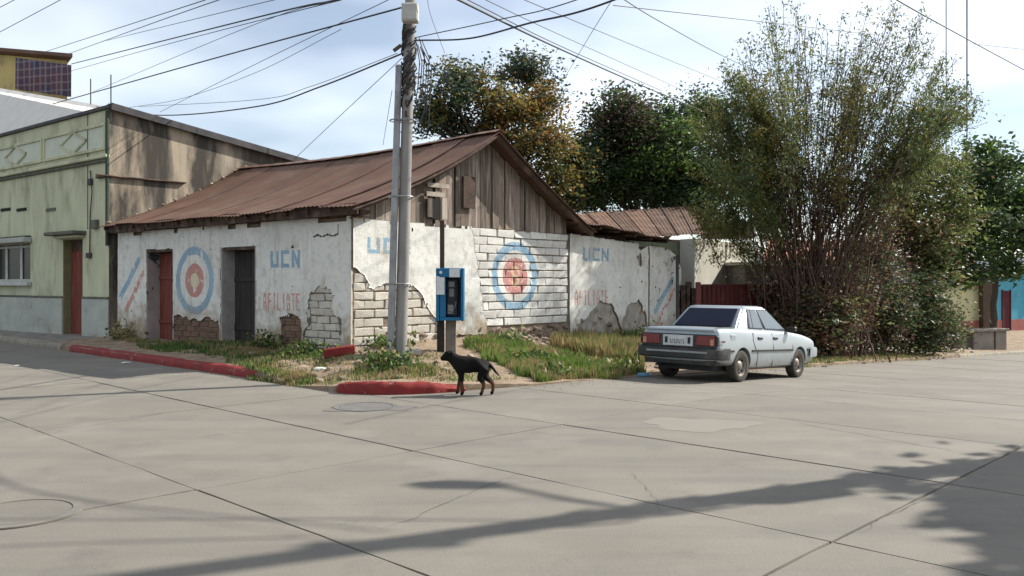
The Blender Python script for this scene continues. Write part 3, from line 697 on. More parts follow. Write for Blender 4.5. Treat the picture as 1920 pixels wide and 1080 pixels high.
def keep3(u, v):
    k = v < top3(u) - 0.03 * fbm(u * 8, u * 0, 3)
    for i, h in enumerate(hole3):
        uu, vv = wob(u, v, 0.14, 3.6, 60 + i); k &= ~inpoly(uu, vv, h)
    k &= np.abs(u - crk - 0.05 * (fbm(v * 3, v * 0, 4) - 0.5)) > 0.03
    k &= fbm(u * 3.0, v * 3.0, 79) < np.where(u > 9.6, 0.72, 0.84)
    k &= fbm(u * 9.0, v * 9.0, 80) < np.where(u > 10.2, 0.76, 0.95)
    return k
def mat3(u, v):
    m = np.zeros(u.shape, int); w = fbm(u * 9, v * 9, 63); uw, vw = wob(u, v, 0.012, 9, 3)
    a, z1 = wR(1092, 464); b, z0 = wR(1139, 491); m[text_mask(uw, vw, 'UCN', a, b, z0, z1, 0.075) & (w < 0.78)] = 1
    a, z1 = wR(1076, 545); b, z0 = wR(1139, 571); m[text_mask(uw, vw, 'AFILIATE', a, b, z0, z1, 0.046) & (w < 0.68)] = 3
    m[(seg_d(uw, vw, wR(1227, 584), wR(1259, 524)) < 0.085) & (w < 0.7)] = 1
    m[(seg_d(uw, vw, wR(1228, 612), wR(1264, 540)) < 0.06) & (w < 0.56)] = 2
    return m
sheet('plaster', mapR, 6.79, T3, -0.6, 2.9, 0.022, keep3, mat3, 0.030, PM, wall3)
for k in range(34):
    t = random.uniform(7.0, 11.6); stone(mapR(np.array([t]), random.uniform(-0.1, 0.75), random.uniform(-0.10, -0.045))[0], random.uniform(0.12, 0.26), wall3)
lean = thing('lean_to_roof', tuple(mapR(np.array([7]), 2.9, -1)[0]), 'sagging rusty tin lean-to roof above the patched white wall', 'roof')
ez = lambda t: np.interp(t, [6.4, 7.3, 8.4, 9.6, 10.6, 11.4], [3.16, 3.16, 3.10, 2.98, 2.93, 2.86])
for k in range(6):
    a0 = 6.62 + k * 0.80
    roof_sheet(lambda a, b: mapR(a, 0, 0) + np.stack([NR[0] * -b, NR[1] * -b, ez(a) + 0.10 * b + 0.02 * np.sin(a * 5)], -1), a0, a0 + 0.84, -0.42 - random.uniform(0, .08), 2.8, (0, 0, 1), M['rust'], lean, lift=0.012 * (k % 2), rows=5)
for k in range(6):
    mb = MB(); a = 6.9 + k * 0.8; mb.tube([mapR(a, float(ez(a)) - 0.075 - 0.03, 0.34), mapR(a, float(ez(a)) + 0.10 * 2.6 - 0.075, -2.6)], 0.045, 4); mb.build('rafter', M['wood_dark'], lean)
mb = MB(); wbox(mb, mapR, 6.8, 9.9, 2.80, 2.93, -0.40, -0.52); mb.build('beam', M['wood_dark'], lean)
mb = MB(); mb.hexa([mapR(6.8, 0.0, -2.9), mapR(11.4, 0, -2.9), mapR(11.4, 0, -3.1), mapR(6.8, 0, -3.1)], [mapR(6.8, 3.2, -2.9), mapR(11.4, 2.95, -2.9), mapR(11.4, 2.95, -3.1), mapR(6.8, 3.2, -3.1)]); mb.build('back_wall', M['mud'], lean)
# ------------------------------------------------------------------ green building at the left
G0 = np.array([-10.62, 22.48])
def tG(px): k = (px - 960) / F; return (G0[0] - k * G0[1]) / (k * UL[1] - UL[0])
def wG(px, py): t = tG(px); return (t, CAMZ + (HOR - py) / F * (G0[1] + UL[1] * t))
def mapG(t, z, off=0.0): t = np.asarray(t, float); return np.stack([G0[0] + UL[0] * t + NL[0] * off, G0[1] + UL[1] * t + NL[1] * off, np.asarray(z, float) + 0 * t], -1)
def mapS(t, z, off=0.0): t = np.asarray(t, float); return np.stack([G0[0] + UR[0] * t + NR[0] * off, G0[1] + UR[1] * t + NR[1] * off, np.asarray(z, float) + 0 * t], -1)
M['green'] = surf('pale green render', (0.50, 0.505, 0.345), (0.42, 0.425, 0.295), 1.2, 0.9, 0.25, 25, c3=(0.24, 0.235, 0.165), sc3=1.0, r3=(0.50, 0.72), stretch=(1.6, 1.6, 0.6))
M['panel'] = surf('pale panel render', (0.52, 0.55, 0.45), (0.45, 0.48, 0.395), 2, 0.9, 0.2)
M['dado'] = surf('grey dado paint', (0.40, 0.42, 0.37), (0.31, 0.32, 0.285), 1.5, 0.9, 0.2, 25, c3=(0.24, 0.215, 0.17), sc3=1.6, r3=(0.56, 0.7))
M['trim_dark'] = surf('mossy trim', (0.14, 0.14, 0.105), (0.085, 0.085, 0.07), 4, 0.9, 0.3)
M['cap'] = surf('dark roof edge', (0.045, 0.045, 0.05), (0.075, 0.07, 0.07), 4, 0.8, 0.2)
M['white_frame'] = surf('white window frame', (0.44, 0.44, 0.41), (0.36, 0.36, 0.34), 3, 0.6, 0.1)
M['glass'] = surf('dark window glass', (0.012, 0.016, 0.014), (0.02, 0.024, 0.022), 2, 0.3, 0, spec=0.15)
def stain_mat():
    t = NT('stained tan render'); co = t.coord('Object')
    c = t.mix(t.rng(t.noise(co, 0.9, 6), 0.35, 0.65), (0.40, 0.33, 0.24), (0.33, 0.28, 0.215))
    st = t.coord('Object', (1.5, 1.5, 0.42))
    c = t.mix(t.rng(t.noise(st, 0.75, 8, 0.62), 0.37, 0.52, 0, 0.92), c, (0.035, 0.032, 0.03))
    c = t.mix(t.rng(t.noise(t.coord('Object', (6, 6, 0.6)), 1, 6, 0.6), 0.50, 0.72, 0, 0.75), c, (0.17, 0.15, 0.125))
    t.L(c, t.b.inputs['Base Color']); t.b.inputs['Roughness'].default_value = 0.92; t.b.inputs['Specular IOR Level'].default_value = 0.15
    t.bump(t.noise(co, 20, 8, 0.7), 0.4); return t.m
M['tan'] = stain_mat()
gb = thing('green_building', (G0[0], G0[1], 0.15), 'pale green single storey building with diamond frieze and stained side wall', 'building')
HT = 6.2; WT = 16.0
dA, dz1 = wG(155, 447); dB, _ = wG(118, 447); dz0 = 0.14
wA, wz1 = wG(57, 456); wBt = wA + 3.0; wz0 = wG(57, 528)[1]
mb = MB()
for (a, b, z0, z1) in ((0, dA, -0.3, HT), (dA, dB, dz1, HT), (dA, dB, -0.3, dz0), (dB, wA, -0.3, HT), (wA, wBt, -0.3, wz0), (wA, wBt, wz1, HT), (wBt, WT, -0.3, HT)): wbox(mb, mapG, a, b, z0, z1, 0.0, -0.35)
mb.build('front_wall', M['green'], gb)
topS = lambda t: HT - 0.137 * t
mb = MB(); mb.hexa([mapS(0.0, -0.3, 0.003), mapS(9, -0.3, 0.003), mapS(9, -0.3, -0.3), mapS(0.0, -0.3, -0.3)], [mapS(0.0, HT, 0.003), mapS(9, topS(9), 0.003), mapS(9, topS(9), -0.3), mapS(0.0, HT, -0.3)])
mb.build('side_wall', M['tan'], gb)
mb = MB(); wbox(mb, mapG, -0.12, WT, HT + 0.003, HT + 0.10, 0.07, -0.36); mb.build('parapet_cap', M['cap'], gb, bevel=0.01)
mb = MB(); mb.hexa([mapS(-0.05, HT + 0.0, 0.12), mapS(9, topS(9), 0.12), mapS(9, topS(9), -2.5), mapS(0.37, HT - 0.05, -2.5)], [mapS(-0.05, HT + 0.13, 0.12), mapS(9, topS(9) + 0.13, 0.12), mapS(9, topS(9) + 0.13, -2.5), mapS(0.37, HT + 0.08, -2.5)]); mb.build('roof', M['cap'], gb)
for k in range(4):
    mb = MB(); mb.hexa([mapS(k * 2.3, topS(k * 2.3) - 0.03, 0.17), mapS(k * 2.3 + 2.4, topS(k * 2.3 + 2.4) - 0.03, 0.17), mapS(k * 2.3 + 2.4, topS(k * 2.3 + 2.4) - 0.03, 0.12 + .003), mapS(k * 2.3, topS(k * 2.3) - 0.03, 0.123)], [mapS(k * 2.3, topS(k * 2.3) + 0.15, 0.17), mapS(k * 2.3 + 2.4, topS(k * 2.3 + 2.4) + 0.15, 0.17), mapS(k * 2.3 + 2.4, topS(k * 2.3 + 2.4) + 0.15, 0.123), mapS(k * 2.3, topS(k * 2.3) + 0.15, 0.123)]); mb.build('roof_flashing', M['cap'], gb)
def gbox(p0, p1, o0, o1, mat, name, par=None, bevel=0.0):   # pixel corners on the facade plane
    (a, z1), (b, z0) = wG(*p0), wG(*p1); mb = MB(); wbox(mb, mapG, a, b, z0, z1, o0, o1); return mb.build(name, mat, par or gb, bevel=bevel)
# frieze panels with diamonds
fz1 = wG(196, 236)[1]; fz0 = wG(196, 275)[1]
for a in (0.22, 4.05, 7.9):
    b = a + 3.55; mb = MB(); wbox(mb, mapG, a, b, fz0, fz1, 0.012, -0.01); pn = mb.build('frieze_panel', M['panel'], gb)
    for (c0, c1, z0, z1) in ((a - 0.10, b + 0.10, fz1, fz1 + 0.09), (a - 0.10, b + 0.10, fz0 - 0.09, fz0), (a - 0.10, a, fz0, fz1), (b, b + 0.10, fz0, fz1)):
        mb = MB(); wbox(mb, mapG, c0, c1, z0, z1, 0.05, -0.01); mb.build('panel_frame', M['green'], gb, bevel=0.01)
    cx = (a + b) / 2; cz = (fz0 + fz1) / 2; dm = [(cx - 0.78, cz), (cx, cz + 0.29), (cx + 0.78, cz), (cx, cz - 0.29)]
    for i in range(4):
        (u0, z0), (u1, z1) = dm[i], dm[(i + 1) % 4]; mb = MB()
        mb.hexa([mapG(u0, z0 - 0.035, 0.045), mapG(u1, z1 - 0.035, 0.045), mapG(u1, z1 - 0.035, 0.0125), mapG(u0, z0 - 0.035, 0.0125)], [mapG(u0, z0 + 0.035, 0.045), mapG(u1, z1 + 0.035, 0.045), mapG(u1, z1 + 0.035, 0.0125), mapG(u0, z0 + 0.035, 0.0125)]); mb.build('diamond_moulding', M['green'], pn)
cz = wG(205, 296)[1]
mb = MB(); wbox(mb, mapG, -0.06, WT, cz, cz + 0.10, 0.13, 0.0); mb.build('cornice', M['green'], gb, bevel=0.02)
mb = MB(); wbox(mb, mapG, -0.04, WT, cz - 0.10, cz - 0.002, 0.07, 0.0); mb.build('cornice', M['trim_dark'], gb, bevel=0.02)
# door with canopy, window, dado, beam sockets, meter and pipes
mb = MB(); wbox(mb, mapG, dA + 0.01, dB - 0.01, dz0, dz1 - 0.01, -0.24, -0.30); gd = mb.build('door', M['door_red'], gb)
for k in range(4):
    w = (dB - dA - 0.02) / 4; mb = MB(); wbox(mb, mapG, dA + 0.01 + k * w + 0.008, dA + 0.01 + (k + 1) * w - 0.008, dz0 + 0.03, dz1 - 0.35, -0.205, -0.239); mb.build('plank', M['door_red'], gd, bevel=0.004)
mb = MB(); wbox(mb, mapG, dA + 0.01, dB - 0.01, dz1 - 0.30, dz1 - 0.02, -0.215, -0.239); mb.build('transom', M['wood_dark'], gd)
mb = MB(); wbox(mb, mapG, dB - 0.012, dB - 0.05, dz0, dz1 - 0.02, 0.004, -0.23); mb.build('jamb', surf('brownish jamb', (0.22, 0.19, 0.10), (0.16, 0.14, 0.08)), gb)
mb = MB(); wbox(mb, mapG, dA - 0.22, dB + 0.35, dz1 + 0.10, dz1 + 0.20, 0.38, 0.0); mb.build('door_canopy', M['trim_dark'], gb, bevel=0.015)
mb = MB(); wbox(mb, mapG, dA - 0.10, dB + 0.15, dz1 + 0.02, dz1 + 0.097, 0.20, 0.0); mb.build('door_canopy', M['green'], gb, bevel=0.015)
mb = MB(); wbox(mb, mapG, wA + 0.005, wBt - 0.005, wz0 + 0.005, wz1 - 0.005, -0.20, -0.25); gw = mb.build('window', M['glass'], gb)
for k, (u, uw_) in enumerate(((wA, .06), (wA + 1.0, .15), (wA + 2.1, .15), (wA + 2.9, .09))):
    mb = MB(); wbox(mb, mapG, u + 0.006, u + uw_, wz0 + 0.006, wz1 - 0.006, -0.165, -0.199); mb.build('window_frame', M['white_frame'], gw, bevel=0.008)
for z in (wz0 + 0.006, wz1 - 0.106):
    mb = MB(); wbox(mb, mapG, wA + 0.14, wBt - 0.01, z, z + 0.07, -0.17, -0.198); mb.build('window_frame', M['white_frame'], gw, bevel=0.008)
mb = MB(); wbox(mb, mapG, wA - 0.12, wBt + 0.1, wz1 + 0.02, wz1 + 0.17, 0.26, 0.0); mb.build('window_hood', M['dado'], gb, bevel=0.02)
mb = MB(); wbox(mb, mapG, wA - 0.05, wBt + 0.1, wz1 + 0.172, wz1 + 0.23, 0.16, 0.0); mb.build('window_hood', M['trim_dark'], gb, bevel=0.01)
mb = MB(); wbox(mb, mapG, wA - 0.10, wBt + 0.1, wz0 - 0.13, wz0 - 0.005, 0.16, 0.0); mb.build('window_sill', M['white_frame'], gb, bevel=0.015)
ddz = wG(200, 561)[1]
for (a, b) in ((-0.02, dA - 0.005), (dB + 0.005, WT)):
    mb = MB(); wbox(mb, mapG, a, b, -0.2, ddz, 0.035, 0.0); mb.build('dado', M['dado'], gb, bevel=0.008)
    mb = MB(); wbox(mb, mapG, a, b, ddz + 0.002, ddz + 0.06, 0.05, 0.0); mb.build('dado_rail', M['trim_dark'], gb, bevel=0.008)
for px in (10, 40, 95): gbox((px + 10, 389), (px - 8, 397), 0.02, -0.02, M['dark'] if px != 95 else M['trim_dark'], 'beam_socket')
mb = MB(); mb.tube([mapG(*wG(166, y), 0.03) for y in (215, 300, 380, 430)] , 0.010, 6); mb.build('conduit', M['cap'], gb)
mb = MB(); mb.tube([mapG(*wG(172, 320), 0.04), mapG(*wG(176, 360), 0.05), mapG(*wG(172, 400), 0.04), mapG(*wG(170, 478), 0.03)], 0.016, 6); mb.build('conduit', M['cap'], gb)
gbox((186, 412), (177, 430), 0.10, 0.0, M['trim_dark'], 'meter_box', bevel=0.01); gbox((175, 335), (169, 348), 0.09, 0.0, M['cap'], 'junction_box', bevel=0.01); gbox((173, 474), (165, 484), 0.07, 0.0, M['cap'], 'junction_box', bevel=0.01)
mb = MB(); mb.tube([mapG(-0.02, HT - 0.05, 0.05), mapG(-0.02, 4.6, 0.05), mapG(-0.02, 2.6, 0.05)], 0.05, 8); mb.build('downpipe', surf('dark green pipe', (0.05, 0.07, 0.05)), gb, sm=40)
lz = CAMZ + (HOR - 331) / F * G0[1]
mb = MB(); wbox(mb, mapS, -0.35, 2.1, lz - 0.01, lz + 0.03, 0.10, 0.004); mb.build('ledge', M['wood_dark'], gb, bevel=0.01)
mb = MB(); wbox(mb, mapG, 0.02, 0.55, lz - 0.02, lz + 0.04, 0.10, 0.0); mb.build('ledge', M['wood_dark'], gb, bevel=0.01)
# rough flashing where the tin roof meets the side wall
for k in range(12):
    b0 = -0.2 + k * 0.36; p = hp(np.array(9.30), np.array(b0), float(zf(np.array(b0))) + 0.10); stone(p - [0, 0, .05], random.uniform(0.08, 0.14), gb)

# --- storeys rising behind
M['conc_pale'] = surf('pale bare concrete', (0.40, 0.375, 0.33), (0.33, 0.31, 0.275), 0.9, 0.9, 0.25, 18, c3=(0.27, 0.25, 0.22), sc3=0.8, stretch=(1, 1, 0.5))
cb = thing('concrete_storey', tuple(P(60, 250, 31)), 'pale bare concrete roof slab rising behind the green parapet', 'building')
a, b = P(-420, 128, 38), P(150, 190, 29.5); c = P(204, 204, 27.6); bk = np.array([2.0, 6.0, 0])
mb = MB()
def wallpoly(mb, tops, z0, back, m=0):
    for i in range(len(tops) - 1):
        p, q = np.array(tops[i]), np.array(tops[i + 1]); lo = [p * [1, 1, 0] + [0, 0, z0], q * [1, 1, 0] + [0, 0, z0]]
        mb.hexa([lo[0], lo[1], lo[1] + back, lo[0] + back], [p, q, q + back, p + back], m)
L0, L1, U0, U1 = P(-130, 300, 31.0), P(203, 209, 23.4), P(-130, 143, 40), P(196, 199, 31.5); dn_ = np.array([0, 0, -.14])
mb.hexa([L0 + dn_, L1 + dn_, U1 + dn_, U0 + dn_], [L0, L1, U1, U0]); mb.build('roof_slab', surf('light cement screed', (0.60, 0.575, 0.53), (0.54, 0.52, 0.48), 3, 0.92, 0.2, 20), cb)
mb = MB(); w0, w1 = lerp(L1, U1, .05), lerp(L1, U1, .95); off_ = np.array([-.25, 0, 0]); z_ = np.array([0, 0, -.15])
mb.hexa([np.array([*(w0 + off_)[:2], 5.0]), np.array([*(w1 + off_)[:2], 5.0]), np.array([*(w1 + off_ * 2)[:2], 5.0]), np.array([*(w0 + off_ * 2)[:2], 5.0])], [w0 + off_ + z_, w1 + off_ + z_, w1 + off_ * 2 + z_, w0 + off_ * 2 + z_]); mb.build('wall', M['conc_pale'], cb)
for px, y0, y1, d in ((208, 140, 205, 28.2), (170, 148, 190, 29.5)):
    mb = MB(); mb.tube([P(px, y1 + 6, d), P(px, y0, d)], 0.022, 6); mb.build('rebar', M['cap'], cb)
M['yellow'] = surf('ochre yellow wall', (0.52, 0.41, 0.17), (0.43, 0.34, 0.15), 1, 0.9, 0.2, 20, c3=(0.33, 0.27, 0.15), sc3=1.2)
yb = thing('yellow_top_floor', tuple(P(0, 180, 40)), 'ochre yellow top floor room with overhanging rusty roof at upper left', 'building')
mb = MB(); wallpoly(mb, [P(-260, 84, 45), P(126, 112, 39)], 6.0, np.array([-4.5, 6, 0])); mb.build('wall', M['yellow'], yb)
mb = MB(); a, b = P(-280, 72, 44.6), P(136, 107, 38.2); up = np.array([0, 0, 0.16]); bk = np.array([-4.5, 6.5, 0.2]); mb.hexa([a, b, b + bk, a + bk], [a + up, b + up, b + bk + up, a + bk + up]); mb.build('roof', M['rust'], yb)
def plaid():
    t = NT('dark plaid cloth'); co = t.coord('Object')
    w1 = t.n('ShaderNodeTexWave', wave_type='BANDS', bands_direction='X'); t.L(co, w1.inputs[0]); w1.inputs['Scale'].default_value = 1.1
    w2 = t.n('ShaderNodeTexWave', wave_type='BANDS', bands_direction='Z'); t.L(co, w2.inputs[0]); w2.inputs['Scale'].default_value = 0.9
    c = t.mix(t.rng(t.noise(co, 1.2), .4, .6), (0.035, 0.035, 0.075), (0.085, 0.04, 0.05))
    c = t.mix(t.rng(w1.outputs['Fac'], .75, .9, 0, .5), c, (0.22, 0.19, 0.21)); c = t.mix(t.rng(w2.outputs['Fac'], .85, .95, 0, .4), c, (0.25, 0.21, 0.22))
    t.L(c, t.b.inputs['Base Color']); t.b.inputs['Roughness'].default_value = 0.9; return t.m
cl0, cl1, cl2, cl3 = P(30, 108, 38.4), P(134, 122, 37.6), P(134, 182, 37.6), P(30, 168, 38.4)
n = 36; mbv = []
for k in range(n + 1):
    u = k / n; w = 0.06 * math.sin(u * 40) + 0.04 * math.sin(u * 17 + 1)
    for v in np.linspace(0, 1, 6):
        for o in (0, 0.015): mbv.append(lerp(lerp(cl0, cl1, u), lerp(cl3, cl2, u), v) + np.array([-0.3, -0.9, 0]) * (w * (0.3 + 0.7 * v) + o))
I = np.arange(len(mbv)).reshape(n + 1, 6, 2); fs = []
for k in range(n):
    for v in range(5): fs += [(I[k, v, 0], I[k + 1, v, 0], I[k + 1, v + 1, 0], I[k, v + 1, 0]), (I[k, v, 1], I[k, v + 1, 1], I[k + 1, v + 1, 1], I[k + 1, v, 1])]
    fs += [(I[k, 0, 0], I[k, 0, 1], I[k + 1, 0, 1], I[k + 1, 0, 0]), (I[k, 5, 0], I[k + 1, 5, 0], I[k + 1, 5, 1], I[k, 5, 1])]
cloth = MB().add(mbv, [tuple(int(i) for i in f) for f in fs]).build('hanging_cloth', plaid(), origin=tuple(cl3), sm=60)
tag(cloth, 'dark plaid cloth hung as a screen on the yellow top floor', 'cloth')

# ------------------------------------------------------------------ yard buildings to the right of the house
rb = thing('tin_roof_house', tuple(P(1270, 540, 27.5) * [1, 1, 0]), 'small green walled house under a streaked rusty tin roof', 'house')
e0, e1, r0, r1 = P(1120, 452, 25.8), P(1326, 438, 28.0), P(1060, 402, 30.0), P(1304, 386, 32.5)
nrm = np.cross(e1 - e0, r0 - e0); nrm /= np.linalg.norm(nrm)
nS = 7
for k in range(nS):
    roof_sheet(lambda a, b: np.stack([lerp(lerp(e0[i], e1[i], a), lerp(r0[i], r1[i], a), b) for i in range(3)], -1), k / nS, (k + 1) / nS + 0.02, random.uniform(-0.03, 0.02), 1.0, nrm, M['rust_streak'], rb, wave=0.03, amp=0.012, lift=0.012 * (k % 2), rows=5)
for k in (1, 2, 4, 5, 6):
    mb = MB(); mb.tube([lerp(lerp(e0, e1, k / nS + .012), lerp(r0, r1, k / nS + .012), q) + nrm * .032 for q in (.02, .5, .98)], .018, 4); mb.build('sheet_edge', surf('bare metal edge', (0.42, 0.33, 0.27), (0.30, 0.20, 0.15), 3), rb)
g0, g1 = P(1180, 545, 26.6), P(1303, 545, 27.9); M['green2'] = surf('dull green wall', (0.27, 0.29, 0.19), (0.20, 0.215, 0.15), 1.5, 0.9, 0.25, 25, c3=(0.13, 0.13, 0.10), sc3=1.5)
dn = np.array([-0.5, 0.85, 0])
mb = MB(); z1 = 3.02; mb.hexa([[g0[0], g0[1], -1], [g1[0], g1[1], -1], np.array([g1[0], g1[1], -1]) + dn * 4, np.array([g0[0], g0[1], -1]) + dn * 4], [[g0[0], g0[1], z1], [g1[0], g1[1], z1], np.array([g1[0], g1[1], 3.1]) + dn * 3.6, np.array([g0[0], g0[1], 3.1]) + dn * 3.6]); mb.build('wall', M['green2'], rb)
p = P(1284, 490, 27.55); mb = MB(); mb.box(p, (0.28, 0.10, 0.34)); mb.build('meter_box', M['trim_dark'], rb, bevel=0.02)
p = P(1279, 516, 27.5); mb = MB(); mb.box(p, (0.24, 0.10, 0.3)); mb.build('meter_box', M['cap'], rb, bevel=0.02)
pw = thing('cement_wall', tuple(P(1350, 560, 27.2) * [1, 1, 0]), 'tall pale cement wall block beside the green house wall', 'wall')
a, b = P(1302, 447, 26.8), P(1406, 449, 30.4); b[2] = a[2]; mb = MB(); dp = np.array([-0.35, 0.6, 0]) * 1.0
mb.hexa([a * [1, 1, 0] - [0, 0, 1], b * [1, 1, 0] - [0, 0, 1], (b + dp) * [1, 1, 0] - [0, 0, 1], (a + dp) * [1, 1, 0] - [0, 0, 1]], [a, b - [0, 0, 0.03], b + dp - [0, 0, .03], a + dp])
mb.build('wall', surf('pale cement', (0.50, 0.48, 0.41), (0.42, 0.40, 0.345), 1.5, 0.92, 0.3, 20, c3=(0.30, 0.27, 0.22), sc3=1.4, r3=(0.58, 0.74), stretch=(1, 1, 0.5)), pw, bevel=0.02)
sl = thing('slat_loft', tuple(P(1360, 446, 28.6)), 'weathered wooden slat loft wall above the pale cement block', 'wall')
for k in range(9):
    px = 1318 + k * 11; p = P(px, 447, 28.5 + k * 0.08); mb = MB(); h = 0.62 + random.uniform(-.06, .06); mb.box(p + [0, 0, h / 2], (0.15 + random.uniform(-.03, .02), 0.03, h)); mb.build('slat', M['wood_grey'], sl)
mb = MB(); mb.hexa([P(1316, 448, 29.4), P(1412, 448, 30.2), P(1412, 448, 32), P(1316, 448, 31.5)], [P(1316, 418, 29.4), P(1412, 418, 30.2), P(1412, 418, 32), P(1316, 418, 31.5)]); mb.build('backing', M['wood_dark'], sl)  # dark block added behind the slats so the gaps stay dark
mb = MB(); q0, q1 = P(1314, 420, 28.7), P(1414, 420, 29.4); mb.tube([q0, q1], 0.05, 4); mb.tube([q0 + [0, 0, -.4], q1 + [0, 0, -.4]], 0.04, 4); mb.build('rail', M['wood_dark'], sl)
sh = thing('grey_shed', tuple(P(1430, 560, 28) * [1, 1, 0]), 'small grey block shed with flat slab roof behind the red gate', 'shed')
a, b = P(1398, 497, 28.0), P(1470, 497, 29.0); b[2] = a[2]; mb = MB(); mb.hexa([a * [1, 1, 0] - [0, 0, 1.2], b * [1, 1, 0] - [0, 0, 1.2], (b + dn * 2) * [1, 1, 0] - [0, 0, 1.2], (a + dn * 2) * [1, 1, 0] - [0, 0, 1.2]], [a, b, b + dn * 2, a + dn * 2]); mb.build('wall', surf('grey blockwork', (0.20, 0.19, 0.165), (0.14, 0.135, 0.12), 2.5), sh)
mb = MB(); o_ = np.array([0.1, -0.2, 0]); mb.hexa([a - [.15, 0, 0] + o_ * [1, 1, 0], b + o_ + [.1, 0, 0], b + dn * 2.2, a - [.15, 0, 0] + dn * 2.2], [a - [.15, 0, -.10] + o_ * [1, 1, 0], b + o_ + [.1, 0, .10], b + dn * 2.2 + [0, 0, .10], a - [.15, 0, -.10] + dn * 2.2]); mb.build('roof_slab', M['conc_pale'], sh)
# red sheet gate
M['gate'] = surf('dark red gate paint', (0.085, 0.016, 0.014), (0.06, 0.014, 0.012), 1.5, 0.55, 0.15, 25, c3=(0.16, 0.06, 0.04), sc3=1.2, r3=(0.6, 0.72))
gt = thing('sheet_gate', tuple(P(1390, 560, 25.6) * [1, 1, 0] + [0, 0, -0.6]), 'dark red sheet metal yard gate behind the silver car', 'gate')
ga, gbp = P(1312, 537, 25.2), P(1462, 537, 27.0); gbp[2] = ga[2] = 1.54
for k in range(2):
    p, q = lerp(ga, gbp, k * 0.5 + 0.004), lerp(ga, gbp, k * 0.5 + 0.496); d = (q - p); L = np.linalg.norm(d); ux = d / L; ny = np.array([ux[1], -ux[0], 0]); c = (p + q) / 2
    mb = MB(); mb.box([c[0], c[1], 0.48], (L, 0.02, 2.12), [ux, ny, (0, 0, 1)]); lf = mb.build('leaf', M['gate'], gt)
    for j in range(9):
        r = p + ux * (0.1 + j * (L - 0.2) / 8); mb = MB(); mb.box([r[0] + ny[0] * 0.025, r[1] + ny[1] * .025, 0.48], (0.035, 0.03, 2.1), [ux, ny, (0, 0, 1)]); mb.build('rib', M['gate'], lf)
    for z in (1.56, 0.5):
        mb = MB(); mb.box([c[0] + ny[0] * 0.02, c[1] + ny[1] * .02, z], (L, 0.05, 0.05), [ux, ny, (0, 0, 1)]); mb.build('rail', M['gate'], lf)
for q in (ga - (gbp - ga) * 0.02, gbp + (gbp - ga) * 0.02):
    mb = MB(); mb.box([q[0], q[1], 0.5], (0.14, 0.14, 2.3)); mb.build('post', surf('reddish gate post', (0.16, 0.055, 0.045), (0.11, 0.04, 0.035)), gt, bevel=0.01)
# broken fence boards at the wall end
fb = thing('broken_fence', tuple(P(1290, 580, 25.6) * [1, 1, 0]), 'short broken dark fence boards between the white wall and the red gate', 'fence')
for px, py, w in ((1272, 545, .16), (1281, 534, .2), (1291, 528, .18), (1300, 540, .2), (1308, 552, .14)):
    p = P(px, py, 25.5); mb = MB(); mb.box([p[0], p[1], (p[2] - 0.8) / 2], (w, 0.04, p[2] + 0.8)); mb.build('board', M['wood_dark'], fb)
# lamp-post like phone line post near the gate: thin dark pole
po = MB().tube([P(1270, 478, 25.0) * [1, 1, 1], P(1270, 700, 25.0) * [1, 1, 0] + [0, 0, -0.5]], 0.045, 8).build('fence_post', M['cap'], origin=tuple(P(1270, 600, 25.0) * [1, 1, 0] + [0, 0, -.4]))
tag(po, 'thin dark post standing at the end of the patched white wall', 'post')

# far tiled house glimpsed through the bush, and far coloured houses
th = thing('tiled_house', tuple(P(1560, 540, 44) * [1, 1, 0] - [0, 0, 1.7]), 'distant house with terracotta tile roof glimpsed through the tall bush', 'house')
e0, e1 = P(1430, 488, 42), P(1680, 488, 46); r0, r1 = P(1440, 450, 47), P(1670, 450, 51); M['tile'] = surf('terracotta tile', (0.33, 0.15, 0.095), (0.24, 0.11, 0.075), 3, 0.85, 0.3, piece=0.15)
nrm = np.array([0, -0.3, 0.95])
for k in range(10): roof_sheet(lambda a, b: np.stack([lerp(lerp(e0[i], e1[i], a), lerp(r0[i], r1[i], a), b) for i in range(3)], -1), k / 10, k / 10 + .1, 0, 1, nrm, M['tile'], th, wave=0.025, amp=0.05, rows=10)
mb = MB(); mb.hexa([e0 * [1, 1, 0] + [0, .5, -2], e1 * [1, 1, 0] + [0, .5, -2], r1 * [1, 1, 0] + [0, 3, -2], r0 * [1, 1, 0] + [0, 3, -2]], [e0 + [0, .5, -.1], e1 + [0, .5, -.1], r1 + [0, 3, -.5], r0 + [0, 3, -.5]]); mb.build('wall', M['conc_pale'], th)
M['blue'] = surf('turquoise wall', (0.09, 0.36, 0.47), (0.075, 0.31, 0.41), 1.2, 0.85, 0.2, 20, c3=(0.10, 0.25, 0.30), sc3=1.0)
M['dado_red'] = surf('red dado', (0.38, 0.14, 0.115), (0.31, 0.115, 0.095), 1.5)
M['lemon'] = surf('pale yellow wall', (0.56, 0.53, 0.31), (0.48, 0.45, 0.27), 1.2)
M['maroon'] = surf('maroon door', (0.10, 0.022, 0.03), (0.07, 0.018, 0.025))
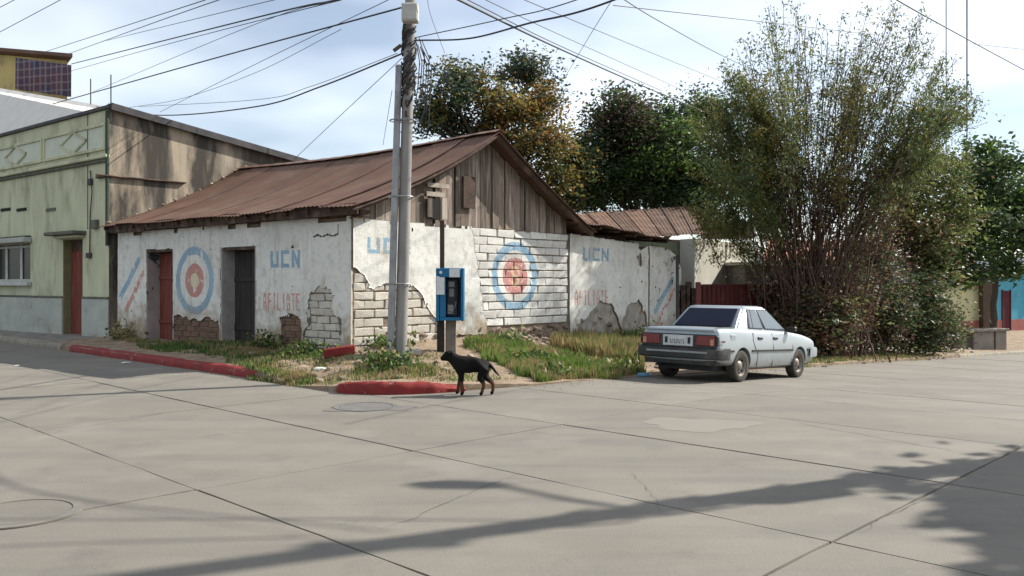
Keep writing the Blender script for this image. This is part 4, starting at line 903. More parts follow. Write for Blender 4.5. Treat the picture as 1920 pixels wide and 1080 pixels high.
def far_house(name, label, px0, px1, d0, d1, ytop, wall, openings, z0=-1.75, cols=0):
    a, b = P(px0, ytop, d0), P(px1, ytop, d1); b[2] = a[2]; L = np.linalg.norm((b - a)[:2]); ux = (b - a) / L; ux[2] = 0; nn = np.array([ux[1], -ux[0], 0]); zt = a[2]
    t = thing(name, (a[0], a[1], z0), label, 'house')
    def wb(u0, u1, za, zb_, o0, o1, mat, nm, par=None):
        mp = lambda u, z, o: np.array([a[0] + ux[0] * u + nn[0] * o, a[1] + ux[1] * u + nn[1] * o, z])
        m_ = MB(); m_.hexa([mp(u0, za, o0), mp(u1, za, o0), mp(u1, za, o1), mp(u0, za, o1)], [mp(u0, zb_, o0), mp(u1, zb_, o0), mp(u1, zb_, o1), mp(u0, zb_, o1)]); return m_.build(nm, mat, par or t)
    wb(0, L, z0 - .5, zt, 0, -4, wall, 'wall'); wb(-.2, L + .2, zt + .003, zt + .12, .3, -4.3, M['rust'], 'roof')
    edges = sorted([(u0, u1) for (u0, u1, za, zb_, mat, nm) in openings if za < z0 + .3]); s = 0
    for u0, u1 in edges + [(L, L)]:
        if u0 - s > 0.02: wb(s, u0, z0 - .3, z0 + 1.05, .05, 0, M['dado_red'], 'dado')
        s = u1
    for (u0, u1, za, zb_, mat, nm) in openings:
        o = wb(u0, u1, za, zb_, .03, 0, mat, nm); wb(u0 - .07, u0, za, zb_ + .07, .08, 0, M['maroon'], 'frame', o); wb(u1, u1 + .07, za, zb_ + .07, .08, 0, M['maroon'], 'frame', o)
    return t, L
zz = -1.75
far_house('turquoise_house', 'far turquoise house with maroon door and red dado at the right edge', 1862, 2120, 54.0, 62, 508, M['blue'], [(0.95, 1.75, zz, zz + 2.9, M['maroon'], 'door'), (3.6, 4.6, zz + 1.5, zz + 2.9, M['maroon'], 'window')])
far_house('yellow_house', 'far pale yellow house with red dado under the dark tree', 1700, 1836, 49.6, 53.6, 535, M['lemon'], [(2.6, 3.2, zz, zz + 2.6, M['maroon'], 'door')])
po = MB().box(P(1851, 560, 53.2) * [1, 1, 0] + [0, 0, 0.2], (0.75, 0.5, 4.2)).build('brown_wall_pier', surf('brown pier', (0.12, 0.085, 0.06), (0.09, 0.065, 0.05)), origin=tuple(P(1851, 560, 53.2) * [1, 1, 0] + [0, 0, zz]))
tag(po, 'plain brown wall pier between the yellow and turquoise far houses', 'pier')
# ------------------------------------------------------------------ street furniture
# concrete table-like bench on the far pavement
bp = P(1836, 660, 38.5); bz = gz(bp[0], bp[1])
M['bench'] = surf('bench concrete', (0.27, 0.235, 0.20), (0.20, 0.175, 0.15), 3, 0.9, 0.3)
bn = thing('concrete_bench', (bp[0], bp[1], bz), 'long concrete counter bench on the far pavement under the tree', 'bench')
ux = np.array([0.94, 0.34, 0]); uy = np.array([-0.34, 0.94, 0]); c = np.array([bp[0], bp[1], bz])
for nm, dx_, w, z0, z1, dep in (('top', 0.05, 2.75, 0.80, 0.92, 0.75), ('side_block', 0.0, 1.22, -0.1, 0.795, 0.5), ('side_block', 1.05, 0.66, -0.1, 0.795, 0.5)):
    mb = MB(); mb.box(c + ux * dx_ + [0, 0, (z0 + z1) / 2], (w, dep, z1 - z0), [ux, uy, (0, 0, 1)]); mb.build(nm, M['bench'], bn, bevel=0.02)
mb = MB(); mb.box(c - ux * 1.15 + [0, 0, 0.3], (0.3, 0.45, 0.95), [ux, uy, (0, 0, 1)]); mb.build('end_block', M['bench'], bn, bevel=0.02)

# utility pole and strapped steel tube
pz = gz(-1.87, 14.25)
base = np.array([-1.865, 14.25, pz]); topx = -1.70
up_ = thing('utility_pole', tuple(base), 'concrete utility pole with white meter box and cable tangle on the verge', 'utility pole')
pole_at = lambda z: np.array([lerp(base[0], topx, (z - pz) / 6.0), 14.25, z])
mb = MB(); mb.tube([pole_at(z) for z in (pz - 0.3, 2, 4, 6, 8.6)], [0.105, 0.100, 0.094, 0.088, 0.08], 20); mb.build('shaft', M['concrete_pole'], up_, sm=50)
for z in (1.6, 3.05, 4.32):
    mb = MB(); p = pole_at(z); mb.tube([p + [0.135 * math.cos(w) - 0.05 * (math.cos(w) < 0) - (0.10 if math.cos(w) < -.2 else 0), 0.135 * math.sin(w) - .02, 0] for w in np.linspace(0, 2 * math.pi, 25)], 0.012, 5); mb.build('strap', M['metal_grey'], up_)
bx = pole_at(CAMZ + (HOR - 32) / F * 14.25) + np.array([0.03, -0.20, 0])
mb = MB(); mb.box(bx, (0.27, 0.19, 0.30)); mbx = mb.build('meter_box', surf('aged white plastic', (0.50, 0.50, 0.46), (0.40, 0.40, 0.37), 3, 0.5, 0.05), up_, bevel=0.015)
mb = MB(); mb.box(bx + [0, -0.10, 0.0], (0.23, 0.012, 0.25)); mb.build('cover', surf('aged white cover', (0.46, 0.46, 0.42)), mbx, bevel=0.004)
# cable tangle
for k in range(46):
    z = random.uniform(4.75, 5.72); r = random.uniform(0.085, 0.115); w0 = random.uniform(0, 6.3); h = random.uniform(0.2, 0.6); mb = MB()
    mb.tube([pole_at(z + h * (q - .5)) + [(r + 0.02 * math.sin(q * 9)) * math.cos(w0 + q * 3.0), (r + .02) * math.sin(w0 + q * 3.0), 0] for q in np.linspace(0, 1, 9)], random.uniform(0.009, 0.018), 5); mb.build('cable_loop', M['cable'], up_)
for k in range(6):
    a = pole_at(5.6) + [0.13 + k * 0.02, -0.05, random.uniform(-.1, .1)]; mb = MB(); mb.tube([a, a + [0.05 + 0.02 * k, 0, -0.3], a + [0.02 + .015 * k, 0.02, -0.7 - 0.12 * k], a + [-0.02, 0, -1.0 - .1 * k]], 0.009, 5); mb.build('cable_loop', M['cable'], up_)
mb = MB(); mb.box(pole_at(5.45) + [-0.19, -0.02, 0.08], (0.16, 0.05, 0.05), [(.8, 0, .6), (0, 1, 0), (-.6, 0, .8)]); mb.build('bracket', M['iron'], up_)
for k in range(5):
    mb = MB(); p = pole_at(4.42 + k * 0.18) + [0.0, -0.125, 0]; mb.box(p, (0.05, 0.04, 0.09)); mb.build('bracket', M['iron'], up_, bevel=0.006)
tb = np.array([-2.03, 14.15, gz(-2.03, 14.15)]); tt = P(737, 125, 14.15)
st = thing('steel_tube_pole', tuple(tb), 'slimmer grey steel tube strapped to the left of the utility pole', 'pole')
mb = MB(); tt2 = np.array([base[0] - 0.150 + (topx - base[0]) * (tt[2] - pz) / 6.0, 14.17, tt[2]]); mb.tube([tb - [0, 0, .3], lerp(tb, tt2, .5), tt2], [0.062, 0.058, 0.055], 16); mb.build('tube', M['metal_grey'], st, sm=50)
mb = MB(); mb.tube([tt2, tt2 + [0, 0, .03]], [0.062, 0.05], 16); mb.build('cap', M['metal_grey'], st, sm=50)

# public telephone
ph = P(838, 665, 16.3); pz2 = gz(ph[0], ph[1]); D = ph[1]
pt = thing('payphone', (ph[0], ph[1], pz2), 'blue public telephone shell on a dark post with white notices', 'payphone')
M['ph_blue'] = surf('blue fibreglass', (0.010, 0.125, 0.26), (0.012, 0.105, 0.22), 2, 0.35, 0.05, 30, c3=(0.05, 0.19, 0.30), sc3=2)
M['ph_navy'] = surf('dark blue inside', (0.008, 0.05, 0.14), (0.008, 0.035, 0.10), 2, 0.4, 0)
M['paper'] = surf('white notice paper', (0.62, 0.64, 0.66), (0.5, 0.52, 0.55), 6, 0.8, 0.1)
def pb(px0, py0, px1, py1, y0, y1, mat, name, par=None, bevel=0.0):
    a, b = P(px0, py0, D), P(px1, py1, D); mb = MB(); mb.box([(a[0] + b[0]) / 2, D + (y0 + y1) / 2, (a[2] + b[2]) / 2], (abs(b[0] - a[0]), y1 - y0, abs(a[2] - b[2]))); return mb.build(name, mat, par or pt, bevel=bevel)
mb = MB(); q = P(828, 412, D); mb.box([q[0], D + .14, (q[2] + pz2 - .2) / 2], (0.085, 0.085, q[2] - pz2 + .2)); mb.build('post', M['iron'], pt, bevel=0.006)
mb = MB(); q = P(824, 600, D); mb.box([q[0] + .02, D + .02, (q[2] + pz2 - .2) / 2], (0.13, 0.14, q[2] - pz2 + .2)); mb.build('pedestal', M['black'], pt, bevel=0.006)
mb = MB(); q = P(845, 600, D); mb.box([q[0], D + .06, (q[2] + pz2 - .2) / 2], (0.20, 0.10, q[2] - pz2 + .2)); mb.build('pedestal', surf('worn grey pedestal', (0.22, 0.195, 0.17), (0.14, 0.12, 0.105), 4), pt, bevel=0.006)
hood = pb(820, 503, 871, 601, 0.04, 0.10, M['ph_navy'], 'back_panel')
pb(820, 503, 826, 601, -0.32, 0.04, M['ph_blue'], 'side_panel', bevel=0.012); pb(866, 503, 871.5, 601, -0.32, 0.04, M['ph_blue'], 'side_panel', bevel=0.012)
pb(826.3, 503, 865.8, 520, -0.34, 0.04, M['ph_blue'], 'hood', bevel=0.012); pb(826.3, 594, 865.8, 600, -0.30, 0.04, M['ph_blue'], 'shelf', bevel=0.01)
pb(826.5, 520.3, 838, 593.8, -0.30, -0.26, M['ph_blue'], 'front_panel', bevel=0.008)
un = pb(839, 524, 858, 592, -0.10, 0.03, surf('phone unit', (0.045, 0.05, 0.06), (0.03, 0.032, 0.04), 3, 0.4, 0), 'telephone', bevel=0.01)
pb(842, 528, 853, 538, -0.115, -0.10, M['metal_grey'], 'display', un, .003); pb(843, 541, 852, 556, -0.115, -0.10, M['metal_grey'], 'keypad', un, .003); pb(840, 571, 851, 588, -0.125, -0.10, surf('steel plate', (0.30, 0.30, 0.30), rough=0.4, metal=.5), 'coin_plate', un, .003)
mb = MB(); a, b = P(857, 532, D), P(857, 562, D); mb.tube([a + [0, -.13, 0], a + [0.01, -.17, -.05], b + [0.01, -.17, .05], b + [0, -.13, 0]], [.03, .022, .022, .03], 8); hs = mb.build('handset', M['black'], un, sm=60)
mb = MB(); mb.tube([b + [0, -.13, 0], b + [-.02, -.2, -.12], b + [-.08, -.18, -.24], b + [-.16, -.12, -.2]], .008, 5); mb.build('cord', M['metal_grey'], un)
pb(821, 518, 836, 552, -0.329, -0.322, M['paper'], 'notice'); pb(845, 504, 864, 520, -0.349, -0.342, M['paper'], 'notice')
mb = MB(); c_ = P(829, 511, D); mb.cyl(c_ + [0, -.3435, 0], c_ + [0, -.341, 0], 0.03, n=14); mb.build('emblem', M['paper'], pt)

# ------------------------------------------------------------------ opposite corner (outside the picture): the pole and tree whose shadows lie on the road
op = np.array([8.2, 9.45, 0.0])
ut = thing('lamp_pole', tuple(op), 'street lamp pole on the near corner whose shadow crosses the road', 'utility pole')
mb = MB(); mb.tube([op + [0, -0.035 * z, z] for z in (-.2, 3, 6, 9.2)], [0.17, 0.155, 0.14, 0.12], 16); mb.build('shaft', M['concrete_pole'], ut, sm=50)
ol = lambda z: op + [0, -0.035 * z, z]
mb = MB(); mb.tube([ol(6.0), ol(6.0) + [-0.1, 0.5, .35], ol(6.0) + [-0.4, 1.0, .5]], 0.035, 8); mb.build('arm', M['metal_grey'], ut)
mb = MB(); mb.tube([ol(6.0) + [-0.36, 0.97, .49], ol(6.0) + [-0.52, 1.0, .50], ol(6.0) + [-0.85, 1.05, .52], ol(6.0) + [-1.05, 1.08, .53]], [0.05, 0.12, 0.14, 0.06], 10); mb.build('lamp_head', M['metal_grey'], ut, sm=60)
mb = MB(); mb.box(ol(7.4), (0.9, 0.1, 0.1)); mb.build('crossarm', M['wood_dark'], ut); mb = MB(); mb.box(ol(5.2) + [0.25, 0, 0], (0.36, 0.3, 0.55)); mb.build('meter_box', M['metal_grey'], ut)
for k in range(9):
    mb = MB(); z = random.uniform(3.5, 7.2); p = ol(z); mb.tube([p + [0.2 * math.cos(w) * random.uniform(.8, 1.3), 0.2 * math.sin(w), 0.15 * math.sin(2 * w)] for w in np.linspace(0, 6.28, 12)], 0.02, 5); mb.build('cable_loop', M['cable'], ut)

# ------------------------------------------------------------------ cables
def cable(label, pts, r, sag=0.0, n=14):
    a = [np.array(p, float) for p in pts]; out = []
    for i in range(len(a) - 1):
        p0 = a[i - 1] if i > 0 else 2 * a[i] - a[i + 1]; p3 = a[i + 2] if i + 2 < len(a) else 2 * a[i + 1] - a[i]
        for k in range(n + (1 if i == len(a) - 2 else 0)):
            q = k / n; p = .5 * (2 * a[i] + (a[i + 1] - p0) * q + (2 * p0 - 5 * a[i] + 4 * a[i + 1] - p3) * q * q + (3 * a[i] - p0 - 3 * a[i + 1] + p3) * q ** 3); p[2] -= sag * 4 * q * (1 - q); out.append(p)
    o = MB().tube(out, r, 5).build('overhead_cable', M['cable'], origin=tuple(out[0]), sm=60)
    tag(o, label, 'cable', 'overhead cables')
pa = lambda y, dx_=0: pole_at(CAMZ + (HOR - y) / F * 14.25) + np.array([dx_, -.1, 0])
cable('thick black cable from the pole to the green building corner, crossing its parapet', [pa(14), P(400, 110, 21), P(0, 222, 31), P(-250, 285, 40)], 0.016)
cable('thick sagging black cable leaving the pole at the tube top, ending low at left', [pa(99), P(600, 163, 17.5), P(480, 200, 20), P(300, 216, 25), P(180, 200, 31)], 0.016)
cable('thin cable just above the sagging one left of the pole', [P(745, 100, 14.3), P(580, 163, 18), P(480, 187, 20), P(260, 200, 27)], 0.006)
cable('thick double cable crossing the top edge left of the pole towards the plaid cloth', [P(820, -48, 13), P(630, 0, 15.5), P(480, 33, 19), P(134, 120, 37.6)], 0.017)
cable('thinner cable under the thick one running to the plaid cloth', [P(640, 0, 15.6), P(480, 40, 19), P(280, 92, 27), P(134, 133, 37.6)], 0.009)
cable('faint upper cable ending behind the yellow top floor, left of the others', [P(385, 0, 20), P(82, 98, 42)], 0.012)
cable('faint upper cable ending by the yellow roof tip', [P(540, -30, 18), P(410, 0, 20), P(120, 104, 42)], 0.012)
cable('faint cable between the two that end at the yellow roof', [P(560, -10, 18), P(480, 8, 19.5), P(200, 76, 36)], 0.009)
cable('faint short cable across the top left corner of the sky', [P(40, -7, 30), P(-60, 45, 34)], 0.013)
cable('faint long cable in the top left corner sloping to the edge', [P(160, -25, 27), P(0, 60, 34), P(-60, 92, 37)], 0.013)
cable('thin cable crossing below the thick double one at upper left', [P(640, 0, 16), P(480, 45, 19), P(175, 172, 33)], 0.007)
cable('thin cable sloping from the top edge down to the grey rebar rod', [P(740, -6, 14), P(480, 120, 20), P(300, 210, 27)], 0.007)
cable('very thin cable crossing clouds left of the pole above the sagging cable', [P(640, 55, 16), P(480, 136, 20), P(340, 185, 24), P(240, 202, 27)], 0.006)
cable('thin drop wire from the pole down to the house roof', [pa(112, -0.1), P(640, 215, 17), P(552, 298, 20)], 0.006)
cable('thin wire hanging steeply from the tube pole to the roof ridge', [P(735, 170, 14.2), P(718, 272, 20)], 0.005)
cable('heavy bundled cable from the top edge running down behind the trees', [P(780, -42, 11), P(860, 0, 13), P(1050, 92, 19), P(1240, 176, 28), P(1420, 250, 44)], 0.020)
cable('second cable twisted beside the heavy bundled one right of the pole', [P(800, -40, 11.2), P(905, 14, 13.8), P(1050, 86, 19), P(1240, 170, 28)], 0.010)
cable('thin cable right of the heavy bundle crossing to the dark tree', [P(890, -10, 12), P(1060, 70, 18), P(1300, 178, 30)], 0.007)
cable('thin cable farther right of the bundle ending at the tall bush', [P(960, -10, 12), P(1180, 82, 20), P(1400, 172, 32)], 0.007)
cable('thin cable dropping into the left side of the tall bush', [P(1140, -20, 13), P(1240, 42, 18), P(1370, 112, 26), P(1500, 170, 38)], 0.010)
cable('thick cable rising right from the pole to the top edge', [pa(79, .1), P(880, 72, 13.4), P(990, 44, 12), P(1140, 4, 10.8), P(1500, -150, 9.6), op + [0, 0, 7.4]], 0.014)
cable('thinner cable just above the thick one rising right from the pole', [pa(74, .1), P(940, 36, 12.6), P(1080, 0, 11.3), P(1480, -150, 9.7), op + [0, 0, 7.7]], 0.008)
cable('thin cable crossing the bundle almost at right angles', [P(1160, -20, 14), P(1105, 68, 18), P(1062, 140, 23)], 0.006)
cable('thin nearly level cable passing into the top of the tall bush', [P(1150, 10, 17), P(1240, 20, 18.5), P(1430, 41, 22), P(1700, 72, 30)], 0.010)
cable('black cable sloping down to the right edge of the sky', [P(1640, -25, 13), P(1740, 33, 16), P(1920, 131, 24), P(2050, 200, 33)], 0.013)
cable('short faint level cable near the right edge of the sky', [P(1820, 82, 30), P(1990, 100, 30)], 0.008)
cable('thin loose wire hanging from the top beside the meter box', [P(800, -10, 14), P(808, 30, 14.1), P(834, 100, 14.4)], 0.004)
am = MB().tube([P(1813, 420, 42), P(1813, -60, 42)], 0.035, 6).build('antenna_mast', M['cap'], origin=tuple(P(1813, 420, 42))); tag(am, 'tall thin antenna mast behind the right edge of the bush', 'mast')
am = MB().tube([P(1774, 300, 44), P(1774, -40, 44)], 0.025, 6).build('antenna_mast', M['cap'], origin=tuple(P(1774, 300, 44))); tag(am, 'shorter thin antenna mast left of the taller mast', 'mast')
cable('street cable from the lamp pole crossing towards the left street', [op + [-.3, 0, 7.6], np.array([-9.0, 8.0, 7.9]), np.array([-25.0, 18, 7.4])], 0.016, 0.3)
cable('second street cable from the lamp pole above the left street', [op + [.3, 0, 6.9], np.array([-9.0, 10.2, 7.6]), np.array([-25.0, 21, 7.4])], 0.014, 0.3)
# ------------------------------------------------------------------ parked car (x forward, y left, z up)
hd = np.array([US[0], US[1], -0.047]); hd /= np.linalg.norm(hd); lf_ = np.array([-US[1], US[0], 0.0]); upv = np.cross(hd, lf_)
cc = np.array([4.30, 16.60]); czv = float(R(cc[0], cc[1]))
car = thing('parked_car', (cc[0], cc[1], czv), 'silver white boxy four door saloon car parked by the verge', 'car')
car.rotation_euler = Matrix((hd, lf_, upv)).transposed().to_euler()
def carpaint():
    t = NT('faded silver white paint'); co = t.coord('Object')
    c = t.mix(t.rng(t.noise(co, 1.4, 5), .35, .7), (0.33, 0.368, 0.39), (0.28, 0.32, 0.345))
    sx = t.n('ShaderNodeSeparateXYZ'); t.L(co, sx.inputs[0])
    f = t.rng(t.math('ADD', t.noise(co, 5, 8, 0.7), t.rng(sx.outputs[2], 0.62, 0.2, 0, 0.32)), 0.62, 0.90, 0, 0.65)   # road dust thrown up by the wheels
    c = t.mix(f, c, (0.30, 0.27, 0.225))
    t.L(c, t.b.inputs['Base Color']); t.b.inputs['Roughness'].default_value = 0.40; t.b.inputs['Metallic'].default_value = 0.35; t.b.inputs['Coat Weight'].default_value = 0.25; t.b.inputs['Coat Roughness'].default_value = 0.2
    return t.m
M['paint'] = carpaint()
M['bumper'] = surf('grey bumper plastic', (0.032, 0.032, 0.033), (0.048, 0.047, 0.045), 3, 0.6, 0.1, c3=(0.075, 0.07, 0.06), sc3=3)
M['trim'] = surf('black trim', (0.02, 0.02, 0.021), (0.03, 0.03, 0.03), 3, 0.5, 0)
M['tint'] = surf('tinted rear glass', (0.008, 0.010, 0.022), (0.010, 0.013, 0.028), 2, 0.12, 0, spec=0.22)
def clearglass():
    t = NT('side window glass'); t.b.inputs['Base Color'].default_value = (0.06, 0.08, 0.09, 1); t.b.inputs['Roughness'].default_value = 0.06; t.b.inputs['Specular IOR Level'].default_value = 0.8; t.b.inputs['Coat Weight'].default_value = 0.6; t.b.inputs['Coat Roughness'].default_value = 0.03
    return t.m
M['cglass'] = clearglass()
M['tail_red'] = surf('tail lamp red', (0.17, 0.010, 0.010), (0.11, 0.007, 0.008), 14, 0.25, 0.1, 40, spec=0.5)
M['tail_amber'] = surf('tail lamp clear', (0.42, 0.20, 0.13), (0.35, 0.15, 0.10), 10, 0.25, 0, spec=0.5)
M['plate'] = surf('number plate', (0.50, 0.52, 0.52), (0.42, 0.44, 0.45), 8, 0.5, 0)
M['rim'] = surf('dusty steel wheel', (0.30, 0.27, 0.235), (0.20, 0.175, 0.15), 5, 0.55, 0.1, metal=0.4)
M['tyre'] = surf('dusty tyre', (0.045, 0.04, 0.036), (0.07, 0.062, 0.053), 6, 0.85, 0.3)
HW = 0.815
def section(x):
    ys = np.interp(x, [-2.06, -2.0, -1.7, -1.2, 0, 1.2, 1.8, 2.05, 2.12], [0.75, 0.79, 0.81, HW, HW, HW, 0.80, 0.76, 0.70])
    top = np.interp(x, [-2.06, -1.98, -1.2, -0.6, 0.3, 0.80, 1.4, 1.95, 2.08, 2.12], [0.90, 0.945, 0.95, 0.925, 0.915, 0.905, 0.86, 0.775, 0.74, 0.70])
    bot = np.interp(x, [-2.06, -1.9, -1.55, -0.8, 0.8, 1.5, 2.0, 2.12], [0.36, 0.32, 0.27, 0.20, 0.20, 0.22, 0.27, 0.34])
    sh = top - 0.045
    half = [(0.0, bot), (ys * 0.80, bot), (ys * 0.955, bot + 0.035), (ys * 0.985, 0.42), (ys, 0.56), (ys * 0.985, min(sh, 0.72)), (ys * 0.955, sh), (ys * 0.915, top - 0.008), (ys * 0.82, top + 0.004), (0.0, top + 0.018)]
    return half
xs = [-2.06, -2.0, -1.9, -1.7, -1.55, -1.4, -1.2, -1.0, -0.8, -0.5, 0, 0.4, 0.8, 1.0, 1.23, 1.4, 1.6, 1.8, 1.95, 2.05, 2.12]
bm = bmesh.new(); rings = []
for x in xs:
    h = section(x); pts = [(y, z) for y, z in h] + [(-y, z) for y, z in h[-2:0:-1]]
    rings.append([bm.verts.new((x, y, z)) for y, z in pts])
for a, b in zip(rings[:-1], rings[1:]):
    for k in range(len(a)): bm.faces.new((a[k], a[(k + 1) % len(a)], b[(k + 1) % len(a)], b[k]))
bm.faces.new(rings[0][::-1]); bm.faces.new(rings[-1])
bmesh.ops.recalc_face_normals(bm, faces=bm.faces)
me = bpy.data.meshes.new('body'); bm.to_mesh(me); bm.free(); me.materials.append(M['paint']); me.materials.append(M['trim'])
cut = bmesh.new()
for x in (-1.20, 1.23):
    for s in (-1, 1):
        r = bmesh.ops.create_cone(cut, cap_ends=True, segments=28, radius1=0.335, radius2=0.335, depth=0.5)
        bmesh.ops.rotate(cut, verts=r['verts'], cent=(0, 0, 0), matrix=Matrix.Rotation(math.pi / 2, 3, 'X')); bmesh.ops.translate(cut, verts=r['verts'], vec=(x, s * 0.80, 0.285))
cme = bpy.data.meshes.new('cut'); cut.to_mesh(cme); cut.free(); cme.materials.append(M['trim']); cme.materials.append(M['trim'])
for p in cme.polygons: p.material_index = 1
co_ = bpy.data.objects.new('cut', cme); COL.objects.link(co_); body = link_mesh('body', me)
ms_ = body.modifiers.new('s', 'SUBSURF'); ms_.levels = 1; ms_.render_levels = 1
md = body.modifiers.new('b', 'BOOLEAN'); md.operation = 'DIFFERENCE'; md.object = co_; md.solver = 'EXACT'
bpy.context.view_layer.update(); dg = bpy.context.evaluated_depsgraph_get(); nme = bpy.data.meshes.new_from_object(body.evaluated_get(dg)); body.modifiers.clear(); body.data = nme
bpy.data.objects.remove(co_); nme.materials.clear(); nme.materials.append(M['paint']); nme.materials.append(M['trim']); smooth(nme, 35); body.parent = car; body.name = 'body'
def cpart(mb, name, mat, par=None, bevel=0, sm=None, bseg=1): return mb.build(name, mat, par or car, local=True, bevel=bevel, sm=sm, bseg=bseg)
# cabin
cab = {'rb': (-1.30, .70, .945), 'rt': (-0.80, .575, 1.335), 'ft': (0.12, .575, 1.345), 'fb': (0.86, .71, .905)}
def cv(k, s=1, dy_=0): x, y, z = cab[k]; return np.array([x, s * (y + dy_), z])
mb = MB()
lo = [cv('rb', 1), cv('rb', -1), cv('fb', -1), cv('fb', 1)]; hi = [cv('rt', 1), cv('rt', -1), cv('ft', -1), cv('ft', 1)]
lo2 = [p - [0, 0, .05] for p in lo]
top = [p * [1, .86, 1] + [(.05 if i < 2 else -.06), 0, .035] for i, p in enumerate(hi)]
mb.add(lo2 + hi + top, [(0, 1, 5, 4), (1, 2, 6, 5), (2, 3, 7, 6), (3, 0, 4, 7), (4, 5, 9, 8), (5, 6, 10, 9), (6, 7, 11, 10), (7, 4, 8, 11), (8, 9, 10, 11)])
cabin = cpart(mb, 'cabin', M['paint'], bevel=0.03, sm=60, bseg=3)
def pane(q, ins, mat, name, out=0.006, par=None):    # q: 4 corner points, inset by fractions (u0,u1,v0,v1)
    q = [np.array(p) for p in q]; u0, u1, v0, v1 = ins; B = lambda u, v: lerp(lerp(q[0], q[1], u), lerp(q[3], q[2], u), v)
    pts = [B(u0[0], v0), B(u1[0], v0), B(u1[1], v1), B(u0[1], v1)]; n_ = np.cross(pts[1] - pts[0], pts[3] - pts[0]); n_ /= np.linalg.norm(n_)
    if n_ @ (np.mean(pts, 0) - np.array([-.2, 0, 1.0])) < 0: n_ = -n_
    mb = MB(); mb.hexa([p - n_ * .01 for p in pts], [p + n_ * out for p in pts]); return cpart(mb, name, mat, par)
qr = [cv('rb', 1), cv('rb', -1), cv('rt', -1), cv('rt', 1)]
pane(qr, ((.085, .075), (.915, .925), .09, .92), M['tint'], 'rear_window', 0.010)
qf = [cv('fb', -1), cv('fb', 1), cv('ft', 1), cv('ft', -1)]
pane(qf, ((.05, .04), (.95, .96), .06, .95), M['cglass'], 'windshield', 0.008)
for s in (-1, 1):
    qs = [cv('rb', s), cv('fb', s), cv('ft', s), cv('rt', s)]
    pane(qs, ((.235, .14), (.515, .495), .06, .92), M['trim'], 'window_seal', 0.003, cabin); pane(qs, ((.545, .525), (.965, .95), .06, .92), M['trim'], 'window_seal', 0.003, cabin)
    pane(qs, ((.255, .175), (.30, .265), .09, .88), M['cglass'], 'quarter_window', 0.007); pane(qs, ((.315, .285), (.50, .475), .09, .88), M['cglass'], 'side_window', 0.007); pane(qs, ((.56, .545), (.945, .925), .09, .88), M['cglass'], 'side_window', 0.007)
# door seams, mouldings, handles, mirror
def sidey(x, z):
    h = section(x); zs = [p[1] for p in h[2:9]]; ys = [p[0] for p in h[2:9]]; return float(np.interp(z, zs, ys))
for s in (-1, 1):
    for pts in ([(-0.62, .26), (-0.62, .5), (-0.74, .62), (-0.80, .75), (-0.78, .88)], [(0.02, .24), (0.02, .6), (0.0, .88)], [(0.86, .26), (0.88, .6), (0.84, .87)]):
        mb = MB(); mb.tube([(x, s * (sidey(x, z) + 0.0), z) for x, z in pts], 0.0065, 4); cpart(mb, 'door_seam', M['trim'], body)
    for x0, x1 in ((-2.0, -1.55), (-0.86, 0.88), (1.58, 2.0)):
        mb = MB(); n_ = 8
        for k in range(n_):
            xa, xb = lerp(x0, x1, k / n_), lerp(x0, x1, (k + 1) / n_); mb.hexa([(xa, s * (sidey(xa, .54) - .01), .535), (xb, s * (sidey(xb, .54) - .01), .535), (xb, s * (sidey(xb, .54) + .016), .54), (xa, s * (sidey(xa, .54) + .016), .54)], [(xa, s * (sidey(xa, .54) - .01), .575), (xb, s * (sidey(xb, .54) - .01), .575), (xb, s * (sidey(xb, .54) + .016), .57), (xa, s * (sidey(xa, .54) + .016), .57)])
        cpart(mb, 'side_moulding', M['trim'])
    for x in (-0.52, 0.12):
        mb = MB(); mb.box((x, s * (sidey(x, .78) + .005), .78), (.17, .035, .045)); cpart(mb, 'door_handle', M['trim'], bevel=.008)
    mb = MB(); mb.box((0.74, s * 0.84, .955), (.11, .18, .10)); cpart(mb, 'wing_mirror', M['trim'], bevel=.02)
    mb = MB(); mb.box((-1.93, s * .812, .72), (.10, .012, .035)); cpart(mb, 'side_marker', M['tail_red'], bevel=.004)
mb = MB(); mb.box((-1.55, -(sidey(-1.55, .78) + .0), .77), (.16, .008, .14)); cpart(mb, 'fuel_flap', M['paint'], bevel=.003)
# boot lid seam, rear panel, lamps, plate
mb = MB(); mb.tube([(-2.02, .68, .92), (-1.97, .68, .955), (-1.32, .67, .968)], .006, 4); mb.tube([(-2.02, -.68, .92), (-1.97, -.68, .955), (-1.32, -.67, .968)], .006, 4); mb.tube([(-1.325, -.67, .968), (-1.325, .67, .968)], .006, 4); cpart(mb, 'boot_seam', M['trim'], body)
mb = MB(); mb.box((-2.062, 0, .905), (.03, 1.42, .03)); cpart(mb, 'boot_lip', M['paint'], bevel=.008)
mb = MB(); mb.box((-2.064, 0, .715), (.03, 1.50, .235)); rp = cpart(mb, 'rear_panel', M['bumper'], bevel=.008)
for s in (-1, 1):
    mb = MB(); mb.box((-2.083, s * .55, .725), (.03, .36, .17)); tl_ = cpart(mb, 'tail_light', M['tail_red'], bevel=.008)
    mb = MB(); mb.box((-2.098, s * .68, .70), (.012, .07, .11)); cpart(mb, 'indicator_lens', M['tail_amber'], tl_, bevel=.003)
    mb = MB(); mb.box((-2.06, s * .755, .725), (.06, .05, .17)); cpart(mb, 'tail_light', M['trim'], bevel=.01)
mb = MB(); mb.box((-2.083, 0.0, .715), (.02, .60, .19)); cpart(mb, 'plate_recess', M['plate'], bevel=.004)
mb = MB(); mb.box((-2.10, 0.0, .70), (.012, .33, .145)); pl = cpart(mb, 'number_plate', M['plate'], bevel=.003)
for s in (-1, 1):
    mb = MB(); mb.box((-2.096, s * .23, .72), (.006, .055, .11)); cpart(mb, 'boot_emblem', M['trim'], bevel=.002)
